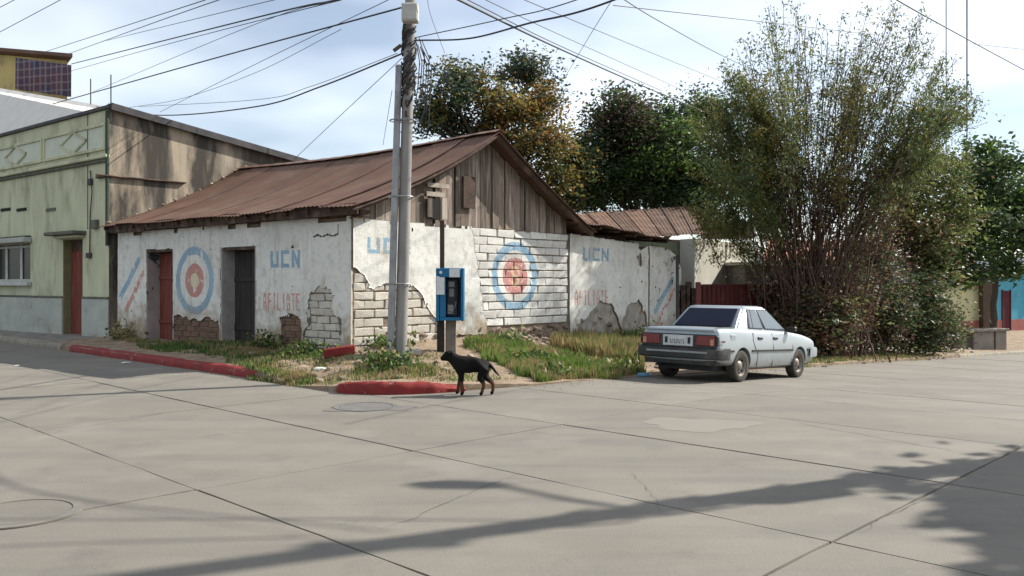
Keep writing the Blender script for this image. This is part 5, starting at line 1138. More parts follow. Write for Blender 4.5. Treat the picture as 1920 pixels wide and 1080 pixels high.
for k, w in enumerate((.03, .02, .035, .03, .03, .02, .03)):      # worn plate characters
    mb = MB(); y = .13 - k * .042; mb.box((-2.1075, y, .695), (.004, w * .35, .075)); mb.box((-2.1077, y - .008, .70 + (.03 if k % 2 else -.03)), (.0035, w * .8, .015)); cpart(mb, 'plate_character', M['bumper'], pl)
# bumpers
def bumper(x, s, name):
    mb = MB(); prof = [(0.0, .40), (.07, .42), (.085, .50), (.075, .575), (.02, .60), (-.03, .60), (-.03, .40)]; vs_ = []; path = [(-.30, .835), (-.10, .835), (-.02, .80), (0, .60), (0, 0), (0, -.60), (-.02, -.80), (-.10, -.835), (-.30, -.835)]
    for (dx_, y) in path:
        for (o, z) in prof: vs_.append((x + s * (dx_ + o), y * (1 + (o * .1)), z))
    n_ = len(prof); fs = [(i * n_ + k, i * n_ + (k + 1) % n_, (i + 1) * n_ + (k + 1) % n_, (i + 1) * n_ + k) for i in range(len(path) - 1) for k in range(n_)] + [tuple(range(n_)), tuple((len(path) - 1) * n_ + k for k in range(n_ - 1, -1, -1))]
    if s < 0: fs = [f[::-1] for f in fs]
    mb.add(vs_, fs); b = cpart(mb, name, M['bumper'] if s < 0 else M['paint'], sm=40)
    mb = MB(); mb.box((x + s * .088, 0, .52), (.012, 1.22, .035)); cpart(mb, 'bumper_strip', M['metal_grey'] if s < 0 else M['trim'], b, bevel=.004)
bumper(-2.05, -1, 'rear_bumper'); bumper(2.0, 1, 'front_bumper')
mb = MB(); mb.box((-1.95, 0, .345), (.16, 1.45, .11)); cpart(mb, 'rear_valance', M['bumper'], bevel=.02)
mb = MB(); mb.tube([(-2.10, .42, .27), (-1.7, .42, .28)], .025, 10); cpart(mb, 'exhaust', M['iron'])
mb = MB(); mb.box((0, 0, .27), (3.6, 1.1, .16)); cpart(mb, 'underbody', M['trim'])
for s in (-1, 1):
    mb = MB(); mb.box((2.10, s * .52, .655), (.05, .36, .13)); cpart(mb, 'headlight', M['cglass'], bevel=.01)
mb = MB(); mb.box((2.10, 0, .655), (.04, .64, .11)); cpart(mb, 'grille', M['trim'], bevel=.006)
# wheels
for x in (-1.20, 1.23):
    for s in (-1, 1):
        w = thing('wheel', (x, s * .70, .285), None, None); w.parent = car
        def lathe(prof, mat, name, n_=28, par=None):
            mb = MB(); vs_ = [(r * math.cos(2 * math.pi * k / n_), y * s, r * math.sin(2 * math.pi * k / n_)) for (r, y) in prof for k in range(n_)]
            fs = [(i * n_ + k, i * n_ + (k + 1) % n_, (i + 1) * n_ + (k + 1) % n_, (i + 1) * n_ + k) for i in range(len(prof) - 1) for k in range(n_)]
            if s > 0: fs = [f[::-1] for f in fs]
            return mb.add(vs_, fs).build(name, mat, par or w, local=True, sm=40)
        lathe([(.175, -.09), (.25, -.095), (.28, -.08), (.288, -.04), (.288, .04), (.28, .08), (.25, .095), (.185, .085), (.175, .07)], M['tyre'], 'tyre')
        lathe([(.18, -.06), (.18, .075), (.165, .07), (.15, .035), (.10, .03), (.075, .055), (.05, .07), (0.001, .07)], M['rim'], 'rim')
        for k in range(8):
            a = k * math.pi / 4; mb = MB(); mb.box((.125 * math.cos(a), s * .041, .125 * math.sin(a)), (.035, .018, .022), [(math.cos(a), 0, math.sin(a)), (0, 1, 0), (-math.sin(a), 0, math.cos(a))]); mb.build('vent_hole', M['dark'], w, local=True)

# ------------------------------------------------------------------ dog (x forward, z up), one skinned body
def dogmat():
    t = NT('black coat with tan legs'); at = t.n('ShaderNodeTexCoord'); sx = t.n('ShaderNodeSeparateXYZ'); t.L(at.outputs['Object'], sx.inputs[0])
    n_ = t.noise(at.outputs['Object'], 14, 5); z = t.math('ADD', sx.outputs[2], t.math('MULTIPLY', n_, 0.06))
    f = t.math('MULTIPLY', t.rng(z, 0.25, 0.21), t.rng(z, 0.065, 0.085))
    c = t.mix(f, (0.006, 0.0055, 0.005), (0.085, 0.042, 0.023)); t.L(c, t.b.inputs['Base Color']); t.b.inputs['Roughness'].default_value = 0.75; t.b.inputs['Specular IOR Level'].default_value = 0.12
    t.bump(t.noise(t.coord('Object', (1, 1, 1)), 70, 5, .7), 0.4, 0.01); return t.m
V = []; E = []; RR = []
def jv(p, r, par=None):
    V.append(p); RR.append(tuple(q * 1.28 for q in (r if isinstance(r, tuple) else (r, r)))); i = len(V) - 1
    if par is not None: E.append((par, i))
    return i
pel = jv((-0.20, 0, 0.445), (.082, .092))
s1 = jv((-0.08, 0, 0.445), (.084, .098), pel); s2 = jv((0.05, 0, 0.435), (.088, .108), s1); s3 = jv((0.17, 0, 0.44), (.088, .118), s2)
n1 = jv((0.255, 0, 0.50), (.070, .080), s3); n2 = jv((0.31, 0, 0.55), (.062, .066), n1); hdv = jv((0.36, 0, 0.575), (.064, .064), n2); st_ = jv((0.415, 0, 0.555), (.050, .048), hdv); mz = jv((0.465, 0, 0.525), (.034, .032), st_); ns = jv((0.492, 0, 0.515), (.024, .022), mz)
for s in (-1, 1):
    e1_ = jv((0.335, s * .045, 0.63), .016, hdv); jv((0.345, s * .075, 0.615), .014, e1_); jv((0.365, s * .082, 0.585), .007, len(V) - 1)
tl1 = jv((-0.275, 0, 0.455), .030, pel); tl2 = jv((-0.335, 0.0, 0.40), .019, tl1); tl3 = jv((-0.395, 0.01, 0.33), .014, tl2); jv((-0.445, 0.015, 0.285), .008, tl3)
def front(s, sw):
    a = jv((0.175, s * .065, 0.355), (0.051, 0.061), s3); b = jv((0.155 + sw * .3, s * .068, 0.275), (0.037, 0.041), a); c = jv((0.175 + sw * .6, s * .066, 0.165), (0.026, 0.028), b); d = jv((0.17 + sw, s * .066, 0.065), (0.024, 0.026), c); e = jv((0.178 + sw, s * .066, 0.022), (0.026, 0.024), d); jv((0.215 + sw, s * .066, 0.016), (0.022, 0.018), e)
front(-1, 0.055); front(1, -0.05)
def hind(s, sw):
    a = jv((-0.215, s * .062, 0.365), (0.063, 0.091), pel); b = jv((-0.165 + sw * .4, s * .070, 0.265), (0.043, 0.059), a); c = jv((-0.275 + sw * .8, s * .068, 0.165), (0.026, 0.030), b); d = jv((-0.255 + sw, s * .066, 0.065), (0.021, 0.022), c); e = jv((-0.245 + sw, s * .066, 0.022), (0.024, 0.023), d); jv((-0.21 + sw, s * .066, 0.016), (0.022, 0.018), e)
hind(-1, -0.075); hind(1, 0.07)
dme = bpy.data.meshes.new('dog'); dme.from_pydata(V, E, []); dog = link_mesh('dog', dme)
m1 = dog.modifiers.new('s', 'SKIN'); sv = dme.skin_vertices[0].data
for i, r in enumerate(RR): sv[i].radius = r
sv[0].use_root = True; m1.use_smooth_shade = True
m2 = dog.modifiers.new('ss', 'SUBSURF'); m2.levels = 2; m2.render_levels = 2
bpy.context.view_layer.update(); dg = bpy.context.evaluated_depsgraph_get(); nd = bpy.data.meshes.new_from_object(dog.evaluated_get(dg)); dog.modifiers.clear(); dog.data = nd; nd.materials.clear(); nd.materials.append(dogmat()); nd.shade_smooth()
dx0, dy0 = -0.585, 12.28
dog.location = (dx0, dy0, float(R(dx0, dy0)) + 0.004); dog.rotation_euler = (0, 0, math.radians(172)); dog.scale = (0.92, 1.05, 0.98)
tag(dog, 'black dog with tan legs walking left along the road edge', 'dog')
# ------------------------------------------------------------------ vegetation
def leaves(C, size, aspect, rng, droop=0.0, flat=0.35, up=None):      # kite-shaped leaf quads round centres C
    n = len(C); d = rng.normal(size=(n, 3)); d[:, 2] = d[:, 2] * flat - droop
    if up is not None: d = d * 0.6 + up
    d /= np.linalg.norm(d, axis=1, keepdims=True)
    w = rng.normal(size=(n, 3)); w[:, 2] *= 0.6; w -= (w * d).sum(1, keepdims=True) * d; w /= np.linalg.norm(w, axis=1, keepdims=True)
    L = (size * rng.uniform(0.6, 1.35, n))[:, None]; W = L * aspect
    V_ = np.stack([C - d * L * .5, C + w * W * .5 - d * L * .05, C + d * L * .5, C - w * W * .5 - d * L * .05], 1).reshape(-1, 3)
    return V_, np.arange(n * 4).reshape(-1, 4)
def limb(mb, a, b, r0, r1, rng, n=5, wig=0.12):
    a = np.array(a); b = np.array(b); L = np.linalg.norm(b - a); pts = []
    for k in range(n + 1):
        q = k / n; p = lerp(a, b, q) + (rng.normal(size=3) * wig * L * .25 * math.sin(q * math.pi)); p[2] += 0.06 * L * math.sin(q * math.pi); pts.append(p)
    mb.tube(pts, [lerp(r0, r1, k / n) for k in range(n + 1)], 6); return pts
M['bark'] = surf('bark', (0.11, 0.085, 0.065), (0.065, 0.05, 0.04), 6, 0.95, 0.6, 18, stretch=(2, 2, .5), dist=.04)
def tree(name, label, base, blobs, mats, leaf, aspect, n_cl, per, seed, trunk_r=0.2, cat='tree', group=None, spread=0.30, fork=0.45, shell=0.55):
    """blobs: (centre, (rx,ry,rz), weights over mats)"""
    rng = np.random.default_rng(seed); base = np.array(base, float)
    t = thing(name, tuple(base), label, cat, group)
    vol = np.array([b[1][0] * b[1][1] * b[1][2] for b in blobs]) ** (2 / 3.); vol /= vol.sum()
    ctr = np.array([b[0] for b in blobs]); mid = (ctr * vol[:, None]).sum(0); fk = lerp(base, mid, fork); fk[2] = lerp(base[2], mid[2], fork)
    mb = MB(); limb(mb, base - [0, 0, .3], fk, trunk_r, trunk_r * .7, rng, 6, .06); Cs = []; Ms = []
    for bi, (c, r, w) in enumerate(blobs):
        c = np.array(c); k = max(6, int(n_cl * vol[bi])); u = rng.normal(size=(k, 3)); u /= np.linalg.norm(u, axis=1, keepdims=True); rad = rng.uniform(0, 1, k) ** shell
        cl = c + u * rad[:, None] * np.array(r); cl += (vnoise(cl[:, 0] * 2, cl[:, 2] * 2, seed)[:, None] - .5) * .5
        pts = limb(mb, fk, c, trunk_r * .45, trunk_r * .14, rng)
        for q in cl[:max(4, k // 5)]: limb(mb, pts[rng.integers(2, 6)], q, trunk_r * .14, .008, rng, 3, .15)
        cm = rng.choice(len(mats), k, p=np.array(w) / sum(w))
        for q, m_ in zip(cl, cm):
            nn = int(per * rng.uniform(.4, 1.6)); Cs.append(q + rng.normal(size=(nn, 3)) * spread * np.array([1, 1, .6]) * rng.uniform(.6, 1.3)); mm = np.full(nn, m_); sw = rng.random(nn) < .22; mm[sw] = rng.integers(0, len(mats), sw.sum()); Ms.append(mm)
    mb.build('trunk', M['bark'], t, sm=60)
    C = np.concatenate(Cs); V_, Q_ = leaves(C, leaf, aspect, rng, droop=.25); me = fast_mesh('crown', V_ - base, Q_, np.concatenate(Ms))
    for m_ in mats: me.materials.append(m_)
    cr_ = link_mesh('crown', me, t); cr_['kind'] = 'stuff'; return t
G1 = leafmat('leaf deep green', (0.066, 0.108, 0.042), (0.038, 0.064, 0.03)); G2 = leafmat('leaf mid green', (0.085, 0.125, 0.036), (0.05, 0.08, 0.026)); G3 = leafmat('leaf bright green', (0.15, 0.24, 0.05), (0.10, 0.17, 0.04))
O1 = leafmat('leaf ochre', (0.31, 0.18, 0.055), (0.23, 0.14, 0.05)); O2 = leafmat('leaf yellow green', (0.25, 0.21, 0.05), (0.16, 0.145, 0.04)); B1 = leafmat('leaf blue green', (0.07, 0.10, 0.08), (0.045, 0.068, 0.056)); W1 = leafmat('leaf wine brown', (0.12, 0.07, 0.06), (0.075, 0.05, 0.043)); D1 = leafmat('dry leaf', (0.17, 0.10, 0.055), (0.10, 0.062, 0.04)); OL = leafmat('leaf olive', (0.20, 0.22, 0.07), (0.13, 0.15, 0.052))
def pb3(px, py, d, rpx, rpy, rd=None, w=(1,)): return (P(px, py, d), (rpx / F * d, rd if rd else (rpx + rpy) / 2 / F * d, rpy / F * d), w)
# big ochre tree behind the gable: blue-green outer, ochre heart
mats = [B1, G1, O2, O1]
tree('ochre_leaved_tree', 'large tree with blue-green and ochre leaves rising behind the house gable', P(950, 560, 31) * [1, 1, 0] + [0, 0, -.3],
     [pb3(845, 165, 30, 55, 50, w=(3, 2, .6, .1)), pb3(812, 210, 30.5, 42, 45, w=(4, 2, .1, 0)), pb3(850, 235, 31, 50, 35, w=(4, 2, .3, 0)), pb3(885, 160, 31, 40, 35, w=(1, 1, 2, 2)), pb3(990, 145, 32, 62, 42, w=(4, 2, .4, .2)), pb3(1010, 200, 31, 55, 45, w=(.5, .5, 2, 3)),
      pb3(945, 210, 30.5, 65, 55, w=(.6, .6, 2, 3.5)), pb3(1030, 270, 30.5, 45, 55, w=(.2, .8, 2, 3)), pb3(975, 280, 30.5, 55, 55, w=(.3, 1, 3, 2)), pb3(1040, 340, 31, 38, 45, w=(.1, 2, 3, 1)), pb3(920, 255, 31.5, 60, 40, w=(1, 2, 2, .5)), pb3(1010, 360, 32, 40, 40, w=(0, 3, 1, .3)), pb3(1075, 300, 32, 40, 60, w=(0, 3, 2, 1)), pb3(1065, 380, 32, 35, 35, w=(0, 3, 2, .5))],
     mats, 0.155, 0.55, 560, 56, 3, 0.20, spread=0.30)
mats = [G1, W1, G2, G3]
tree('dark_mango_tree', 'dense dark tree with wine tinted top behind the low tin roof', P(1200, 560, 35) * [1, 1, 0] + [0, 0, -.6],
     [pb3(1150, 225, 34, 75, 55, w=(3, 4, .5, 0)), pb3(1110, 290, 34, 55, 55, w=(3, 2.5, .5, 0)), pb3(1225, 225, 35, 65, 45, w=(2, .6, 2, .1)), pb3(1190, 280, 34, 70, 50, w=(3, 2, 1, .1)), pb3(1265, 270, 33.5, 60, 45, w=(.5, 0, 2, 3)), pb3(1235, 300, 33, 60, 35, w=(1, 0, 2, 2.5)),  # bright green blobs at right: sunlit side of the crown put into leaf colour
      pb3(1150, 345, 34, 90, 50, w=(5, .2, 1, .1)), pb3(1240, 350, 34, 95, 45, w=(5, 0, 1.2, .1)), pb3(1320, 330, 34, 70, 60, w=(4, 0, 1.5, .2)), pb3(1100, 370, 34.5, 40, 40, w=(3, .3, 1, .1)), pb3(1330, 210, 36, 55, 50, w=(2, .5, 2, .1)), pb3(1310, 390, 33, 50, 40, w=(3, 0, 1, 0))],
     mats, 0.165, 0.5, 950, 66, 4, 0.28, spread=0.36)
# right-hand dense tree, pale green tree, undergrowth
mats = [G1, G2, G3]
tree('dark_street_tree', 'dark green tree with low crown in front of the far coloured houses', P(1860, 640, 41) * [1, 1, 0] + [0, 0, -1.9],
     [pb3(1840, 330, 41, 70, 70, w=(4, 2, .5)), pb3(1900, 400, 42, 75, 95, w=(4, 2, .7)), pb3(1830, 430, 40, 70, 70, w=(4, 2, .6)), pb3(1770, 470, 39, 60, 60, w=(4, 2, .4)), pb3(1810, 510, 39, 60, 38, w=(4, 2, .8)), pb3(1890, 490, 41, 35, 40, w=(3, 2, 1)), pb3(1965, 400, 42, 60, 90, w=(3, 2, 1))],
     mats, 0.28, 0.5, 620, 32, 6, 0.2, fork=.55, spread=.36)
mats = [OL, G2, D1]
tree('pale_green_tree', 'olive leaved small tree between the tall bush and the dark street tree', P(1735, 640, 33) * [1, 1, 0] + [0, 0, -1.1],
     [pb3(1735, 330, 33, 80, 55, w=(4, 3, .3)), pb3(1700, 390, 32, 60, 50, w=(4, 2, 1)), pb3(1780, 390, 33, 60, 55, w=(4, 3, .4)), pb3(1740, 450, 31.5, 70, 50, w=(3, 1, 2)), pb3(1670, 440, 31.5, 45, 45, w=(2, 1, 3)), pb3(1745, 500, 31.5, 60, 40, w=(3, 2, 1))],
     mats, 0.20, 0.45, 420, 30, 7, 0.12, spread=.34)
def shrub(label, px, py, d, rpx, rpy, w, seed, n=150, leaf=.15):
    b = P(px, 660, d); z = gz(b[0], b[1]); t = tree('wild_shrub', label, (b[0], b[1], z), [pb3(px, py, d, rpx, rpy, w=w), pb3(px - rpx * .4, py + rpy * .5, d - .3, rpx * .8, rpy * .6, w=w), pb3(px + rpx * .4, py + rpy * .4, d - .2, rpx * .7, rpy * .6, w=w)], [G1, D1, OL, W1], leaf, .45, int(n * 1.35), 32, seed, .03, 'shrub', 'shrubs along the right street', spread=.30, fork=.12, shell=.45)
shrub('low dark tangle right in front of the tall bush stems', 1535, 600, 25.0, 60, 45, (2, 4, .6, 2), 28, 170)
shrub('brown leaved tangle at the foot of the tall bush, nearest the car', 1500, 560, 26.5, 45, 70, (1, 4, .6, 2), 21)
shrub('dry brown tangle of vines in the middle of the roadside thicket', 1565, 560, 27.5, 60, 75, (1.2, 3.5, .8, 2), 22, 190)
shrub('dark shaded shrub right of the dry vine tangle', 1640, 570, 28.5, 60, 80, (4, 1.2, .5, 1.2), 23, 210)
shrub('largest dark shrub of the thicket, left of the concrete bench', 1715, 575, 30.5, 65, 85, (5, .6, .8, .4), 24, 240)
shrub('small dry shrub touching the concrete bench', 1765, 620, 33.5, 30, 35, (1, 3, 1, 1), 25, 90)
shrub('tall brown shrub behind the dry vine tangle', 1620, 480, 30, 60, 60, (1, 3, 1, 2), 26, 170)
# tall many-stemmed bush
rng = np.random.default_rng(31); bb = P(1530, 640, 26.0); bz_ = gz(bb[0], bb[1]); bb = np.array([bb[0], bb[1], bz_])
bush = thing('tall_bush', tuple(bb), 'tall bush of many fanning brown stems with wispy green tops', 'bush')
stems = MB(); twigC = []; twigM = []; dryC = []
cmats = [OL, G2, G1, O2]
for k in range(190):
    if k < 112:
        px = rng.uniform(1360, 1800); ytop = np.interp(px, [1360, 1400, 1460, 1530, 1600, 1680, 1760, 1800], [120, 55, -5, 30, 20, 0, 45, 120]) + abs(rng.normal()) * 85
    elif k < 160: px = rng.uniform(1285, 1420); ytop = rng.uniform(120, 400) + (1400 - px) * .2
    else: px = rng.uniform(1740, 1850); ytop = rng.uniform(150, 310)
    tip = P(px, ytop, 26 + rng.normal() * 1.5); st0 = bb + [rng.normal() * .75, rng.normal() * .55, -.1]; L = np.linalg.norm(tip - st0)
    ctrl = lerp(st0, tip, .45) + np.array([-(tip[0] - st0[0]) * (.10 if k < 112 else .22), rng.normal() * .3, (.07 if k < 112 else .20) * L]); pts = []
    for j in range(11): u = j / 10; pts.append((1 - u) ** 2 * st0 + 2 * u * (1 - u) * ctrl + u * u * tip + rng.normal(size=3) * .05 * u)
    r0 = rng.uniform(.014, .036); stems.tube(pts, [lerp(r0, .006, j / 10) for j in range(11)], 5)
    mat = rng.choice(4, p=[.44, .22, .14, .20])
    for j in range(1, 60):
        u = rng.uniform(.42 if k < 112 else .5, 1.0); i = min(9, int(u * 10)); p = lerp(pts[i], pts[i + 1], u * 10 - i)
        side = rng.normal(size=3) * np.array([1, .9, .5]); side[2] += .5; side /= np.linalg.norm(side); tl2_ = rng.uniform(.25, 1.0) * (1.25 - .75 * u); e = p + side * tl2_
        if j < 15: stems.tube([p, lerp(p, e, .5) + [0, 0, .03], e], [.009, .006, .003], 4)
        nl = int((14 if k < 112 else 16) * np.interp(u, [.4, .6, .8, 1], [.3, .9, 1.2, .9])); w_ = rng.uniform(.2, 1, nl)[:, None]
        if u < .52 and rng.random() < .6: dryC.append(p + w_ * (e - p) + rng.normal(size=(nl, 3)) * .05)
        else:
            twigC.append(p + w_ * (e - p) + rng.normal(size=(nl, 3)) * .085); mm = np.full(nl, mat); sw = rng.random(nl) < .3; mm[sw] = rng.integers(0, 4, sw.sum()); twigM.append(mm)
for k in range(90):                 # dry lower shoots
    a = rng.uniform(-1.25, 1.25); h = rng.uniform(1.6, 4.2); st0 = bb + [rng.normal() * .6, rng.normal() * .5, -.1]; e = st0 + [math.sin(a) * h * .75, rng.normal() * .7, h * (.6 + .4 * math.cos(a))]
    stems.tube([st0, lerp(st0, e, .5) + [0, 0, .25], e], [.02, .014, .004], 4); nl = 26; dryC.append(lerp(st0, e, .3) + rng.uniform(0, 1, nl)[:, None] * (e - lerp(st0, e, .3)) + rng.normal(size=(nl, 3)) * .16)
M['stem'] = surf('brown stem', (0.115, 0.072, 0.052), (0.06, 0.04, 0.03), 5, 0.9, .3)
stems.build('stems', M['stem'], bush)['kind'] = 'stuff'
C = np.concatenate(twigC); MM_ = np.concatenate(twigM); ok = fbm(C[:, 0] * .75 + C[:, 1] * .4, C[:, 2] * .75 - C[:, 1] * .3, 5, 3) + .13 * rng.normal(size=len(C)) > np.where(C[:, 0] < bb[0] - 1.2, .38, .51)
C = C[ok]; twigM = [MM_[ok]]; V_, Q_ = leaves(C, .115, .34, rng, flat=.8, up=np.array([0, 0, .5])); me = fast_mesh('crown', V_ - bb, Q_, np.concatenate(twigM)); [me.materials.append(m_) for m_ in cmats]; link_mesh('crown', me, bush)['kind'] = 'stuff'
C = np.concatenate(dryC); V_, Q_ = leaves(C, .14, .3, rng, flat=.8); mm = rng.choice(3, len(C), p=[.5, .3, .2]); me = fast_mesh('dry_foliage', V_ - bb, Q_, mm); [me.materials.append(m_) for m_ in (D1, W1, OL)]; link_mesh('dry_foliage', me, bush)['kind'] = 'stuff'
# tree on the near corner, outside the picture, shading the road at lower right
oc = np.array([12.3, 8.7, 0.0]); h = lambda x, y, z, r, w=(3, 2, .5): (np.array([x + 0.75, y - 1.0, z]), (r, r, r * .8), w)
tree('near_corner_tree', 'leafy tree on the near corner shading the road at lower right', oc, [h(10.9, 9.1, 4.9, 1.5), h(10.2, 8.6, 5.0, 1.1), h(11.8, 9.6, 5.6, 1.5), h(11.0, 10.2, 5.3, 1.1), h(11.2, 8.0, 4.6, 1.4), h(10.4, 7.5, 4.6, 1.2), h(11.4, 8.6, 5.4, 1.5), h(11.6, 7.4, 4.8, 1.4)], [G1, G2, G3], .34, .6, 1900, 45, 9, .2, spread=.34, shell=.4)
# hill far off
hx = np.linspace(-600, 900, 60); vs_ = []
for i, x in enumerate(hx):
    top_ = 10 + 26 * float(fbm(np.array(x / 160.), np.array(0.), 4)); vs_ += [(x, 700, -6), (x, 760, top_), (x, 900, top_ * .9), (x, 980, -6)]
fs = [(i * 4 + k, i * 4 + 4 + k, i * 4 + 5 + k, i * 4 + 1 + k) for i in range(59) for k in range(3)]
tag(MB().add(vs_, fs).build('hill', surf('far wooded hill', (0.11, 0.14, 0.16), (0.09, 0.12, 0.13), .02, .95, 0), origin=(0, 700, 0), sm=60), kind='structure')

# ------------------------------------------------------------------ grass and weeds on the verge
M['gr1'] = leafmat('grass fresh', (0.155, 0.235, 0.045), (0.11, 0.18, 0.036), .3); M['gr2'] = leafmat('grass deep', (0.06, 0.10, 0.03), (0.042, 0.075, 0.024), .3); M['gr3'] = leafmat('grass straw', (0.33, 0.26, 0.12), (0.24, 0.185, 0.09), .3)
def blades(pts, hmin, hmax, rng, wdt=.010, lean=.35):
    n = len(pts); h_ = rng.uniform(hmin, hmax, n)[:, None]; a = rng.uniform(0, 2 * math.pi, n); dr = np.stack([np.cos(a), np.sin(a), np.zeros(n)], 1); b = rng.uniform(0, 2 * math.pi, n); wd = np.stack([np.cos(b), np.sin(b), np.zeros(n)], 1) * wdt * rng.uniform(.6, 1.5, n)[:, None]
    ln = (rng.uniform(0, lean, n))[:, None] * h_; top_ = pts + dr * ln + [0, 0, 1] * h_; mid = pts + dr * ln * .3 + [0, 0, .55] * h_
    return np.stack([pts - wd, pts + wd, mid + wd * .7, top_], 1).reshape(-1, 3), np.arange(n * 4).reshape(-1, 4)
def patch(name, label, poly, n, hmin, hmax, w, seed, cat='grass', kind='stuff', wdt=.010, clump=.35, group=None):
    """poly in plan (x, y)"""
    rng = np.random.default_rng(seed); poly = np.array(poly); lo, hi = poly.min(0), poly.max(0); pts = []
    m_ = 0
    while m_ < n:
        q = rng.uniform(lo, hi, (n, 2)); wq = wob(q[:, 0], q[:, 1], .42, 1.1, seed + 9); k = inpoly(wq[0], wq[1], [tuple(p) for p in poly]) & (fbm(q[:, 0] * 2.2, q[:, 1] * 2.2, seed) > clump + .12 * rng.normal(size=n)); q = q[k]; pts.append(q); m_ += max(len(q), 1)
    q = np.concatenate(pts)[:n]; z = np.array([gz(x, y) for x, y in q]) - .01; B_ = np.column_stack([q, z]); V_, Q_ = blades(B_, hmin, hmax, rng, wdt); hs = fbm(q[:, 0] * 1.3, q[:, 1] * 1.3, seed + 5)
    V_ = V_.reshape(-1, 4, 3); V_[:, :, 2] = z[:, None] + (V_[:, :, 2] - z[:, None]) * (.5 + hs)[:, None]; V_ = V_.reshape(-1, 3)
    mm = rng.choice(3, n, p=np.array(w) / sum(w)); dry = fbm(q[:, 0] * 1.7, q[:, 1] * 1.7, seed + 31) + .10 * rng.normal(size=n); mm[dry > .62] = 2; mm[(dry < .36) & (mm == 2)] = 0; c = np.array([poly[:, 0].mean(), poly[:, 1].mean(), z.mean()]); me = fast_mesh(name, V_ - c, Q_, mm); [me.materials.append(M[k]) for k in ('gr1', 'gr2', 'gr3')]
    o = link_mesh(name, me, None, c); tag(o, label, cat, group, kind); return o
def G(px, py, hgt=1.3): d = hgt * F / (py - HOR); return ((px - 960) / F * d, d)
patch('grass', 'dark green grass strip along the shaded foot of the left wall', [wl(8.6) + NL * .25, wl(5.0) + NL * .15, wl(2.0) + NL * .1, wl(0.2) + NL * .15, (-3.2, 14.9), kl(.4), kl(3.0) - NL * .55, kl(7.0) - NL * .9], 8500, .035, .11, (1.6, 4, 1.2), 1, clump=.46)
patch('grass', 'bright green grass bank below the brick wall', [wr(2.9) + NR * .25, wr(4.2) + NR * .35, (0.55, 18.3), (1.7, 17.7), (2.6, 16.6), kr(2.2), kr(.3), (0.0, 14.2), (-.3, 15.4), (-.9, 17.0)], 24000, .05, .18, (6, 1.6, 1.2), 2, clump=.36)
patch('grass', 'dry straw grass in front of the patched wall', [wr(6.7) + NR * .2, wr(9.8) + NR * .2, (3.3, 20.2), (2.6, 17.6), (1.6, 18.6), (.9, 19.4)], 9000, .10, .42, (1.0, .8, 5), 3, clump=.40)
patch('grass', 'mixed weeds round the foot of the utility pole', [(-2.7, 14.6), (-1.4, 14.8), (-1.2, 13.3), (-1.75, 12.95), (-2.5, 13.15)], 3800, .03, .12, (3, 3, 2.4), 4, clump=.49)
patch('grass', 'sparse dry grass on the broken pavement corner', [kl(.2), (-3.4, 13.35), (-2.6, 12.75), (-1.0, 12.85), (0.2, 13.7), (-.8, 15.6), (-2.8, 16.0), (-3.6, 15.2)], 3600, .03, .09, (1.6, 1, 4), 5, clump=.50)
patch('grass', 'weeds growing over the end of the red kerb', [kl(.9), kl(-.1), (-3.5, 13.35), (-3.0, 13.2), (-3.2, 14.0), (-3.9, 14.6)], 2600, .04, .12, (3, 3, 1.5), 6, clump=.30)
patch('grass', 'dry grass and leaf litter along the thicket edge', [kr(8.5), kr(22), kr(22) + INN * 2.0, kr(14) + INN * 1.6, kr(8.5) + INN * 1.2], 6000, .03, .12, (.8, 2, 2.4), 7, clump=.46)
# leafy weed clumps
def weed(label, x, y, r, h_, n, seed, w=(2, 3, 1)):
    rng = np.random.default_rng(seed); z = gz(x, y); b = np.array([x, y, z]); u = rng.normal(size=(n, 3)) * [r * .5, r * .5, h_ * .35]; u[:, 2] = np.abs(u[:, 2]) + .03; V_, Q_ = leaves(u, .10, .5, rng, up=np.array([0, 0, .6])); t = thing('weed_clump', tuple(b), label, 'weed', 'weed clumps on the verge')
    me = fast_mesh('leaves', V_, Q_, rng.choice(3, n, p=np.array(w) / sum(w))); [me.materials.append(m_) for m_ in (M['gr1'], M['gr2'], M['gr3'])]
    link_mesh('leaves', me, t)['kind'] = 'stuff'; sm_ = MB()
    for q in u[:14]: sm_.tube([b - [0, 0, .02], b + q * .5 + [0, 0, .02], b + q], [.008, .006, .003], 4)
    sm_.build('stems', M['gr2'], t)['kind'] = 'stuff'
weed('leafy weed clump at the very foot of the utility pole', -2.0, 13.9, .42, .42, 420, 41)
weed('leafy weed clump against the wall corner', *(wr(.7) + NR * .35), .40, .40, 380, 42)
weed('leafy weed behind the red broken kerb piece', *(wl(.6) + NL * .7), .45, .30, 360, 43, (4, 2, 1))
weed('green weed beside the rear left of the silver car', *(wr(8.9) + NR * 1.0), .45, .7, 420, 44, (3, 3, 1))
weed('broad leaved weed at the top of the grass bank', *(wr(3.6) + NR * .8), .4, .32, 300, 51, (4, 2, 1))
weed('broad leaved weed low on the grass bank near the road', 0.6, 14.6, .45, .22, 320, 52, (3, 4, 1))
weed('straggly weed on the grass bank nearest the car', 1.9, 16.3, .5, .25, 320, 53, (2, 3, 3))
weed('low weed in the middle of the grass bank', 0.35, 16.2, .5, .2, 300, 54, (4, 3, 1))
weed('weed clump near the dark door step', *(wl(2.4) + NL * .35), .35, .35, 260, 45, (1, 5, 1))
weed('dry weed at the foot of the red door jamb', *(wl(8.3) + NL * .3), .4, .5, 260, 46, (1, 2, 4))

